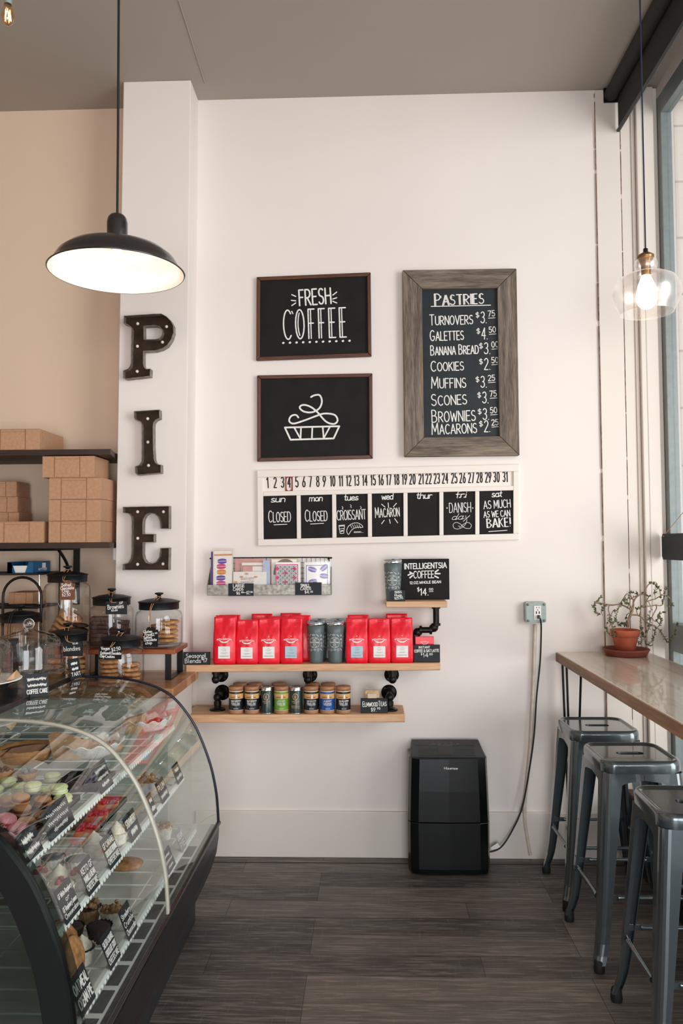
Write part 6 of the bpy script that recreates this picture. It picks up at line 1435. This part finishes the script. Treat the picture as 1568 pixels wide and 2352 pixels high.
# ---- stools
def make_stool(label):
    t = thing('bar_stool', label, 'stool', group='gunmetal stools at the window bar')
    H_ = .762; S = .155; rr = .055
    def rsq(a, r, n=7): return [(sx*(a-r)+r*cos(R(q+90*i/n)), sy*(a-r)+r*sin(R(q+90*i/n))) for sx, sy, q in ((1, 1, 0), (-1, 1, 90), (-1, -1, 180), (1, -1, 270)) for i in range(n+1)]
    st = MB(); levels = [(S*.998, rr, H_-.047), (S, rr, H_-.040), (S*1.0, rr, H_-.018), (S*.985, rr*.98, H_-.006), (S*.955, rr*.95, H_-.0005), (S*.915, rr*.9, H_), (S*.88, rr*.85, H_-.0025), (S*.85, rr*.8, H_-.0075)]
    n = len(rsq(1, .1)); V = []; F = []
    for a, r, z in levels: V += [(x, y, z) for x, y in rsq(a, r)]
    for i in range(len(levels)-1):
        for k in range(n): F.append((i*n+k, i*n+(k+1) % n, (i+1)*n+(k+1) % n, (i+1)*n+k))
    st.add(V, F, True)
    sl = [(.052*sgn+.0185*cos(R(a)), .0185*sin(R(a))) for sgn, a0 in ((1, -90), (-1, 90)) for a in range(a0, a0+181, 20)]
    sl = [(.034*sgn+.0205*cos(R(a)), .0205*sin(R(a))) for sgn, a0 in ((1, -90), (-1, 90)) for a in range(a0, a0+181, 20)]
    top = rsq(S*.85, rr*.8); zt = H_-.0075
    st.prism(top, P3, zt-.0015, zt, [sl]); st.build('seat', M['gunmetal'], t, local=True)
    hr = MB()
    m = len(sl); o = [(x*1.0, y*1.0, zt+.0005) for x, y in sl]+[(x*.93, y*.9, zt-.010) for x, y in sl]
    hr.add(o, [(i, (i+1) % m, m+(i+1) % m, m+i) for i in range(m)], True); hr.build('handle_slot', M['plastic'], t, local=True)
    # skirt with arched openings is part of the legs; cross straps under the seat
    xs = MB(); xs.obox((0, 0, H_-.085), (.185, .0, 0), (0, .011, 0), (0, 0, .0015)); xs.obox((0, 0, H_-.088), (.011, 0, 0), (0, .185, 0), (0, 0, .0015))
    xs2 = MB(); c45 = cos(R(45)); xs2.obox((0, 0, H_-.085), (.20*c45, .20*c45, 0), (-.011*c45, .011*c45, 0), (0, 0, .0015)); xs2.obox((0, 0, H_-.089), (.20*c45, -.20*c45, 0), (.011*c45, .011*c45, 0), (0, 0, .0015)); xs2.build('cross_strap', M['black'], t, local=True)
    def aw(z):     # outer corner offset and wing width of a leg at height z
        k = (H_-.045-z)/(H_-.045)
        a = .153+.055*k+(.022*max(0, (k-.80)/.2)**2)
        w_ = .072-.036*k
        if z > H_-.090: w_ += .083*min(1, (z-(H_-.090))/.018)**2
        return a, min(w_, a*.999)
    for sx in (-1, 1):
        for sy in (-1, 1):
            g = MB(); V = []; F = []; zs = [.030, .06, .10, .16, .24, .32, .40, .48, .56, .62, .655, .672, .678, .683, .687, .690, H_-.046]
            for z in zs:
                a, w_ = aw(z); r = min(.030, w_*.6); tk = .0028; row = []
                out = [(a-w_, a)]+[(a-r+r*cos(R(q)), a-r+r*sin(R(q))) for q in (90, 72, 54, 36, 18, 0)]+[(a, a-w_)]
                inn = [(a-w_, a-tk)]+[(a-r+(r-tk)*cos(R(q)), a-r+(r-tk)*sin(R(q))) for q in (90, 72, 54, 36, 18, 0)]+[(a-tk, a-w_)]
                # folded lips
                row = out+[(a-.014, a-w_), (a-.014, a-w_+tk)]+inn[::-1]+[(a-w_+tk, a-.014), (a-w_, a-.014)]
                V += [(x*sx, y*sy, z) for x, y in row]
            n = len(row)
            for i in range(len(zs)-1):
                for k in range(n):
                    q = (i*n+k, i*n+(k+1) % n, (i+1)*n+(k+1) % n, (i+1)*n+k); F.append(q if sx*sy > 0 else q[::-1])
            g.add(V, F, False); lg = g.build('leg', M['gunmetal'], t, local=True)
            a, w_ = aw(.03); MB().lathe([(.019, 0), (.021, .012), (.0185, .040), (.014, .046)], ((a-w_*.5)*sx, (a-w_*.5)*sy, 0), 14).lathe([(0, 0), (.019, 0)], ((a-w_*.5)*sx, (a-w_*.5)*sy, 0), 14).build('rubber_foot', M['rubber'], lg, local=True)
    a, w_ = aw(.26)
    for sx, sy in ((1, 0), (-1, 0), (0, 1), (0, -1)):
        z = .262 if sy else .245; e = a-.008; p0 = Vector((sx*e-sy*(e-.01), sy*e-sx*(e-.01), z)); p1 = Vector((sx*e+sy*(e-.01), sy*e+sx*(e-.01), z)); d = (p1-p0)
        s = MB(); s.tube([p0+d*.15, p0+d*.19, p1-d*.19, p1-d*.15], [.010, .0075, .0075, .010], 10)
        for q0, q1 in ((p0, p0+d*.17), (p1-d*.17, p1)): s.obox((q0+q1)/2, (q1-q0)/2, Vector((abs(sy), abs(sx), 0)).cross(Vector((0, 0, 1)))*.0, Vector((0, 0, .011))) if False else s.hexa([q0+Vector((0, 0, -.011))-Vector((sx, sy, 0))*.0022, q1+Vector((0, 0, -.009))-Vector((sx, sy, 0))*.0022, q1+Vector((0, 0, -.009))+Vector((sx, sy, 0))*.0022, q0+Vector((0, 0, -.011))+Vector((sx, sy, 0))*.0022], [q0+Vector((0, 0, .011))-Vector((sx, sy, 0))*.0022, q1+Vector((0, 0, .009))-Vector((sx, sy, 0))*.0022, q1+Vector((0, 0, .009))+Vector((sx, sy, 0))*.0022, q0+Vector((0, 0, .011))+Vector((sx, sy, 0))*.0022])
        s.build('foot_rail', M['gunmetal'], t, local=True)
    return t
st1 = make_stool('gunmetal metal stool at the window bar, farthest, nearest the back wall'); st1.location = (1.055, -.375, 0)
st2 = dup(st1, (1.046, -.862, 0), R(1.2), 'gunmetal metal stool at the window bar, middle of the three')
st3 = dup(st1, (1.053, -1.455, 0), R(-1), 'gunmetal metal stool at the window bar, closest to the camera')
# ---- plant
py = -.135; c = atY(1437, 1490, py); x = c.x; z = BZ+.0005
t = thing('potted_plant', 'jade plant with drooping woody branches in a terracotta pot on the bar', 'plant', (x, py, z))
M['terra'] = plain('terracotta', 'b4593a', .8, var=.12, vscale=14, bmp=.1); M['terra2'] = plain('dark_terracotta', '7d3a2c', .6, var=.1, vscale=14)
M['soil'] = plain('soil', '3c2b22', .95, var=.3, vscale=60, bmp=.5); M['stem'] = plain('woody_stem', '8d7560', .85, var=.22, vscale=50, bmp=.3)
M['leafg'] = plain('jade_leaf', '66743a', .45, var=.25, vscale=12); M['leafd'] = plain('dark_jade_leaf', '3f4f34', .45, var=.2, vscale=12)
t_s = MB().lathe([(0, 0), (.094, 0), (.098, .006), (.110, .026), (.113, .031), (.111, .035), (.104, .033), (.096, .014), (0, .012)], (x, py, z), 44).build('saucer', M['terra2'], t)
pz = z+.0125
MB().lathe([(0, 0), (.045, 0), (.060, .078), (.060, .080), (.0675, .082), (.070, .113), (.066, .115), (.063, .112), (.058, .09), (0, .09)], (x-.003, py, pz), 40).build('pot', M['terra'], t)
MB().lathe([(.060, .098), (.03, .101), (0, .103)], (x-.003, py, pz), 20).build('soil', M['soil'], t)
kp = lambda u, v: (1350+u*.13903, 1330+v*.13903)
def bp(u, v, dy=0):
    a, b = kp(u, v); return atY(a, b, py+dy)
rg = random.Random(5)
branches = [  # (points in plant close-up, depth path, radius)
 ([(655,800),(665,700),(700,590),(735,500),(748,420),(750,370)], .0, .0085), ([(735,500),(700,440),(680,410)], 0, .006),
 ([(750,370),(780,320),(830,270),(900,250),(925,225),(950,165),(1000,90),(1050,70),(1110,85),(1160,140),(1190,200),(1195,280)], .02, .0045),
 ([(752,350),(720,300),(685,260),(640,245),(605,290),(560,360),(525,420),(500,500),(440,540)], -.03, .0036),
 ([(700,500),(650,470),(590,440),(500,420),(400,430),(300,420),(200,400),(110,400),(105,450),(125,520),(165,600)], .03, .0042),
 ([(690,640),(700,600),(750,590),(830,600),(890,640),(950,700),(1020,750),(1100,775),(1170,830),(1230,910),(1290,1010),(1330,1040),(1390,980),(1430,900),(1460,790),(1490,740)], -.02, .0046),
 ([(850,600),(870,540),(865,650),(860,760),(870,880),(880,960),(870,1070),(830,1060),(815,990)], -.05, .0028),
 ([(905,460),(940,410),(980,330),(1000,285),(940,245),(925,240)], .04, .0036), ([(980,370),(1050,345),(1110,330),(1180,290),(1250,265),(1330,300),(1370,370),(1400,420),(1340,445)], .03, .0034),
 ([(950,455),(1040,445),(1120,430),(1190,440),(1235,410),(1250,300),(1270,220),(1300,130)], .05, .0036),
 ([(650,470),(690,380),(700,330),(820,260),(740,225),(700,235),(660,310),(650,400)], .05, .0026),
 ([(350,435),(335,500),(360,600),(365,700),(400,750),(440,700),(460,640),(480,540)], .0, .0026), ([(440,500),(390,570),(365,650),(360,720),(400,780),(400,850),(440,900),(430,950)], -.03, .0026),
 ([(430,940),(370,930),(320,860),(300,800),(320,720)], -.03, .0022), ([(1125,430),(1130,480),(1090,560),(1050,640),(1020,720),(1020,770),(990,850),(930,950),(940,1040),(990,1090),(1050,1020),(1090,930),(1100,850)], -.04, .0028),
 ([(1000,380),(1040,480),(1020,600),(990,680)], .02, .002), ([(680,560),(640,600),(630,700),(625,770)], .05, .002), ([(680,420),(620,390),(615,320)], .02, .0022), ([(820,600),(800,500),(850,470),(900,470)], .02, .0024), ([(1050,640),(1110,700),(1160,650),(1180,580),(1250,540)], -.01, .0022), ([(500,780),(470,680),(500,760),(560,740),(620,770)], .03, .002),
 ([(1110,330),(1105,250),(1115,180),(1135,70)], .02, .0016), ([(240,600),(215,540),(250,480),(290,430)], .02, .0016), ([(130,390),(160,350),(205,295)], .02, .0016), ([(900,940),(890,880),(900,820)], -.04, .0016), ([(1110,840),(1170,770),(1210,700),(1200,640),(1170,560)], -.02, .0024)]
bm_ = MB(); leafpts = []
for pts, dy, r in branches:
    n = len(pts); P = smoothpath([bp(u, v, dy*(i/(n-1))*1.6-(.0)) for i, (u, v) in enumerate(pts)], 5)
    bm_.tube(P, [max(.0009, r*(1-.55*i/(len(P)-1))) for i in range(len(P))], 7)
    if r < .0065: leafpts += [(P[i], (P[min(i+1, len(P)-1)]-P[i-1])) for i in range(int(len(P)*(.55 if r > .003 else .25)), len(P))]
bm_.build('branches', M['stem'], t)
def leaf(mb, p, d, L):
    d = d.normalized(); s = d.orthogonal().normalized(); s = (Matrix.Rotation(rg.uniform(0, 6.28), 3, d) @ s); dr_ = (s*.85+d*.5+Vector((0, 0, .25))).normalized(); w_ = dr_.cross(d if abs(dr_.dot(d)) < .95 else Vector((0, 1, 0))).normalized(); nrm = dr_.cross(w_)
    pts = [(0, .0, 0), (.3, .30, .1), (.65, .40, .12), (.9, .22, .06), (1, 0, 0)]
    V = [p+dr_*a*L+w_*b*L*.8+nrm*c_*L for a, b, c_ in pts]+[p+dr_*a*L-w_*b*L*.8+nrm*c_*L for a, b, c_ in pts[1:-1]]
    lo = [v-nrm*L*.16 for v in V]
    mb.add(V+lo, [(0, 1, 5), (1, 2, 6, 5), (2, 3, 7, 6), (3, 4, 7), (8, 13, 9), (9, 13, 14, 10), (10, 14, 15, 11), (11, 15, 12), (0, 8, 9, 1), (1, 9, 10, 2), (2, 10, 11, 3), (3, 11, 12, 4), (4, 12, 15, 7), (7, 15, 14, 6), (6, 14, 13, 5), (5, 13, 8, 0)], True)
la, lb = MB(), MB()
for p, d in leafpts:
    for _ in range(2):
        if rg.random() < .62: leaf(la if rg.random() < .5 else lb, p, d, rg.uniform(.007, .015))
for u, v in ((1195,320),(640,430),(1020,630),(890,930),(940,970),(1010,1110),(90,470),(135,580),(1130,830),(410,800),(870,520),(1165,735)): leaf(la, bp(u, v, 0), Vector((.3, -.2, 1)), .019)
for m_, mt in ((la, 'leafg'), (lb, 'leafd')):
    o = m_.build('foliage', M[mt], t); o['kind'] = 'stuff'
# ---- dehumidifier
M['dehum'] = plain('dark_grey_plastic', '2d3335', .45, var=.05)
a = atZ(940, 2004, 0); b = atZ(1121, 2010, 0)
cx = (a.x+b.x)/2+.004; yf = -.232; wd = .199; yb = -.012-.03
t = thing('dehumidifier', 'black portable dehumidifier standing against the back wall', 'dehumidifier', (cx, (yf+yb)/2, 0))
def sect(z, f, w_, bk): return [(cx-w_, bk, z), (cx-w_, f+.05, z), (cx-w_+.012, f+.018, z), (cx-w_+.05, f+.004, z), (cx, f, z), (cx+w_-.05, f+.004, z), (cx+w_-.012, f+.018, z), (cx+w_, f+.05, z), (cx+w_, bk, z)]
def loftb(mb, rows, cap=True):
    n = len(rows[0]); V = [p for r in rows for p in r]; F = []
    for i in range(len(rows)-1):
        for k in range(n): F.append((i*n+k, i*n+(k+1) % n, (i+1)*n+(k+1) % n, (i+1)*n+k))
    if cap: F += [tuple(range(n))[::-1], tuple(range((len(rows)-1)*n, len(rows)*n))]
    return mb.add(V, F)
zt = .556
loftb(MB(), [sect(.006, yf+.004, wd-.004, yb), sect(.03, yf, wd-.001, yb), sect(.25, yf, wd, yb)]).build('water_tank', M['gloss'], t, bevel=.003)
loftb(MB(), [sect(.2525, yf, wd, yb), sect(.40, yf+.003, wd-.004, yb), sect(zt, yf+.010, wd-.009, yb)]).build('front_housing', M['gloss'], t, bevel=.003)
tp = [(cx-wd+.012, yf+.030, zt), (cx+wd-.012, yf+.030, zt), (cx+wd-.022, yb, zt), (cx-wd+.022, yb, zt)]
MB().hexa(tp, [(cx-wd+.020, yf+.034, zt+.006), (cx+wd-.020, yf+.034, zt+.006), (cx+wd-.030, yb+.004, zt+.050), (cx-wd+.030, yb+.004, zt+.050)]).build('top_housing', M['dehum'], t, bevel=.008, seg=3)
def tz(y): return zt+.006+.044*(y-(yf+.034))/((yb+.004)-(yf+.034))
ct = MB(); 
def slab(mb, x0, x1, ya, yb_, lift): mb.hexa([(x0, ya, tz(ya)-.002), (x1, ya, tz(ya)-.002), (x1, yb_, tz(yb_)-.002), (x0, yb_, tz(yb_)-.002)], [(x0, ya, tz(ya)+lift), (x1, ya, tz(ya)+lift), (x1, yb_, tz(yb_)+lift), (x0, yb_, tz(yb_)+lift)])
slab(ct, cx-.155, cx+.145, yb-.055, yb-.012, .0012); cp_ = ct.build('control_panel', M['gloss'], t)
ic = MB(); Pq = lambda u, v: Vector((u, v, tz(v)+.0016))
for i in range(5): ic.ribbon([(cx-.06+.03*i+.006*cos(2*pi*k/10), yb-.044+.004*sin(2*pi*k/10)) for k in range(11)], .0012, Pq)
for i in range(9): ic.ribbon([(cx-.13+.03*i, yb-.026), (cx-.118+.03*i, yb-.026)], .002, Pq)
ic.ribbon([(cx-.09, yb-.056), (cx+.06, yb-.056)], .0012, Pq); ic.build('control_icons', M['galv'], cp_)
vt = MB(); slab(vt, cx-.140, cx+.135, yf+.040, yb-.062, .0010); v_ = vt.build('air_vent', M['plastic'], t)
sl = MB()
for i in range(6):
    y = yf+.046+i*.010
    if y < yb-.066: slab(sl, cx-.136, cx+.131, y, y+.003, .0022)
sl.build('vent_slat', M['dehum'], v_)
rc = MB(); slab(rc, cx-.045, cx+.030, yf+.045, yb-.058, .0035); rc.build('carry_handle', M['plastic'], t, bevel=.003)
MB().box(cx-.15, yf+.06, 0, cx+.15, yb-.01, .0055).build('base_plinth', M['rubber'], t)
lg = MB(); f_ = lambda z: yf+.003+.007*(z-.40)/(zt-.40)
p0 = atY(1020, 1767, yf+.008); 
letters(lg, 'Hisense', (p0.x, f_(p0.z)-.0012, p0.z), (1, 0, 0), (0, .04, 1), (0, -1, 0), .064, .0115, .0019); lg.build('brand_lettering', M['white'], t)
# power cord from the outlet to the machine
plug = atY(1237, 1417, -.062)
cpts = [plug+Vector((0, .004, 0))]+[atY(x_, y_, y) for x_, y_, y in ((1241,1424,-.066),(1242.5,1450,-.040),(1240,1520,-.030),(1232,1600,-.028),(1226,1690,-.028),(1215,1770,-.030),(1200,1850,-.034),(1180,1900,-.05),(1150,1946,-.075),(1132,1958,-.10))]
cpts[-1] = Vector((cx+wd-.002, -.10, cpts[-1].z))
t2_ = tag(MB().tube(smoothpath(cpts, 8), .0042, 8).build('power_cord', M['cord']), 'black power cord hanging from the outlet to the dehumidifier', 'cord')
pl = MB().obox(plug, (.007, 0, 0), (0, .010, 0), (0, 0, .009)); pl.build('plug', M['plastic'], t2_, bevel=.003)
tg = atY(1137, 1946, -.080); MB().obox(tg, (.018, 0, .012), (0, .0008, 0), (.006, 0, -.010)).build('paper_tag', M['white'], t2_)
# ------------------------------------------------------------------ lamps
M['amber'] = thin_glass('amber_bulb_glass', (1, .78, .58), 0, .08, 1)
M['blind'] = plain('black_blind_fabric', '26231f', .85, var=.08, vscale=120)
def glow(name, col, s):
    nt = NT(name); nt.b.inputs['Base Color'].default_value = lin(col); nt.b.inputs['Emission Color'].default_value = lin(col); nt.b.inputs['Emission Strength'].default_value = s; return nt.m
M['bulb_hot'] = glow('lit_bulb', 'fff0dc', 1.6); M['bulb_warm'] = glow('lit_filament_bulb', 'ffe2c4', 5); M['fil'] = glow('filament', 'ffb56b', 14)
def point(name, loc, power, col, r, parent=None):
    l = bpy.data.lights.new(name, 'POINT'); l.energy = power; l.color = col; l.shadow_soft_size = r
    o = bpy.data.objects.new(name, l); COL.objects.link(o); o.location = loc; return o
# big enamel pendant
ly = -1.40; c = atY(268.5, 627, ly); x, zr = c.x, c.z; Rr = .232
t = thing('pendant_lamp', 'black enamel pendant lamp with wide white inside, hanging at the left', 'lamp', (x, ly, zr))
dome_o = [(Rr, 0), (Rr+.004, .003), (Rr*.985, .008), (Rr*.948, .014), (Rr*.925, .027), (Rr*.86, .052), (Rr*.73, .076), (Rr*.54, .093), (Rr*.33, .102), (.034, .105)]
MB().lathe(dome_o, (x, ly, zr), 56).build('shade', M['shade_out'], t)
MB().lathe([(Rr-.001, .001), (Rr*.97, .007), (Rr*.935, .013), (Rr*.91, .026), (Rr*.845, .050), (Rr*.715, .073), (Rr*.53, .090), (Rr*.33, .099), (0, .102)], (x, ly, zr), 56).build('shade_lining', M['shade_in'], t)
MB().lathe([(.034, .104), (.036, .120), (.036, .178), (.032, .196), (.024, .206), (.008, .208), (0, .208)], (x, ly, zr), 28).build('socket_cap', M['shade_out'], t)
b = MB().ball((x, ly, zr+.040), .034, 18, sz=1.15); b.lathe([(.016, .065), (.016, .100)], (x, ly, zr), 14); b.build('bulb', M['bulb_hot'], t)
a_ = atY(282, 0, ly); MB().tube([(x, ly, zr+.205), (x+.001, ly, zr+.5), (x-.0+.0, ly, ZC-.001)], .0045, 8).build('cord', M['cord'], t)
point('pendant_light', (x, ly, zr-.004), 3.0, (1, .86, .72), .03)
# glass pendant over the bar
ly = -.90; c = atY(1484, 665, ly); x = c.x; k_ = .27/2/76.; zc = c.z
t = thing('pendant_lamp', 'clear blown glass pendant lamp with glowing filament bulb over the bar', 'lamp', (x, ly, zc-.095))
pf = [(.103, -.098), (.106, -.090), (.112, -.078), (.125, -.055), (.134, -.022), (.131, .012), (.112, .043), (.075, .062), (.046, .068), (.038, .073), (.043, .090), (.046, .104), (.041, .120), (.030, .128)]
MB().lathe(pf, (x, ly, zc), 56).build('glass_shade', M['tint_glass'], t)
MB().lathe([(.018, .055), (.019, .10), (.030, .128), (.033, .131), (.033, .140), (.024, .146), (.018, .150), (.009, .152), (0, .152)], (x, ly, zc), 26).build('brass_socket', M['brass'], t)
MB().lathe([(.010, .150), (.0095, .168), (.004, .171), (0, .171)], (x, ly, zc), 16).build('cord_grip', M['plastic'], t)
bb = MB().lathe([(.016, .066), (.020, .050), (.034, .015), (.041, -.020), (.041, -.042), (.033, -.064), (.016, -.078), (0, -.081)], (x, ly, zc), 26).build('bulb', M['bulb_warm'], t)
MB().tube([(x, ly, zc+.17), (x, ly, ZC-.001)], .0032, 8).build('cord', M['bluecord'], t)
point('glass_pendant_light', (x, ly-.06, zc-.085), 3.0, (1, .80, .60), .035)
# festoon bulb at the upper left corner
ly = -1.9; c = atY(18, 32, ly); x, zc = c.x, c.z
t = thing('festoon_bulb', 'glowing amber festoon bulb on a cable at the upper left corner', 'lamp', (x, ly, zc-.03))
MB().lathe([(.010, .030), (.014, .016), (.018, -.002), (.0185, -.012), (.014, -.026), (.006, -.034), (0, -.036)], (x, ly, zc), 20).build('glass_bulb', M['amber'], t)
f = MB()
for q in range(5): f.tube([(x+.006*cos(q*1.26), ly+.006*sin(q*1.26), zc+.012), (x+.009*cos(q*1.26+.4), ly+.009*sin(q*1.26+.4), zc-.020)], .0011, 6)
f.build('filament', M['fil'], t)
MB().lathe([(.011, .028), (.012, .045), (.010, .060), (.004, .066)], (x, ly, zc), 14).build('socket', M['boxgrey'], t)
fc = MB(); fc.tube(smoothpath([(x-1.2, ly-.3, ZC-.08), (x-.5, ly-.1, zc+.12), (x, ly, zc+.064), (x+.6, ly+.0, zc+.13), (x+1.6, ly+.2, ZC-.02)], 8), .004, 8); fc.build('festoon_cable', M['cord'], t)
# ------------------------------------------------------------------ blind and hanging sign
by0 = -2.6
t = thing('roller_blind', 'black roller blind drawn up at the top of the window', 'blind', (1.31, by0/2, 3.69))

r = MB(); r.tube([(1.292, by0, 3.955), (1.292, -.020, 3.955)], .036, 18); r.build('roller', M['blind'], t)
MB().box(1.2545, -.0195, 3.915, 1.33, -.0145, ZC-.001).build('end_bracket', M['black'], t)
MB().box(1.325, by0, 3.765, 1.3275, -.026, 3.955).build('fabric', M['blind'], t)
hb = MB(); hb.tube([(1.326, by0, 3.762), (1.326, -.022, 3.762)], .0095, 10); hb.build('hem_bar', M['plastic'], t)
sx = 1.497; a = atX(1521, 1285, sx); b = atX(1527, 1226, sx)
y1, z0, z1 = a.y-.002, a.z, b.z; y0 = y1-.36; ct = .014
t = thing('hanging_sign', 'dark slate sign with notched corners hanging in the window on twine', 'sign', (sx, (y0+y1)/2, z0))
ol = [(y0, z0+ct), (y0+ct*.4, z0+ct*.9), (y0+ct, z0), (y1-ct, z0), (y1-ct*.4, z0+ct*.9), (y1, z0+ct), (y1, z1-ct), (y1-ct*.4, z1-ct*.9), (y1-ct, z1), (y0+ct, z1), (y0+ct*.4, z1-ct*.9), (y0, z1-ct)]
MB().prism(ol, lambda u, v, w_: Vector((w_, u, v)), sx+.003, sx-.003).build('slate', M['slate'], t)
apex = Vector((FX0+.012, (y0+y1)/2-.02, z1+.12)); s = MB()
for yy in (y1-.035, y0+.035): s.tube([Vector((sx-.004, yy, z1-.012)), Vector((sx+.004, yy, z1)), apex], .0014, 6); s.ball((sx-.005, yy, z1-.012), .004, 8)
s.build('twine', M['twine'], t); 
h = MB(); h.ball(apex+Vector((.010, 0, .01)), .014, 12, sx=.5); h.tube([apex+Vector((.004, 0, .008)), apex+Vector((-.002, 0, -.002))], .002, 6); h.build('suction_hook', M['white'], t)
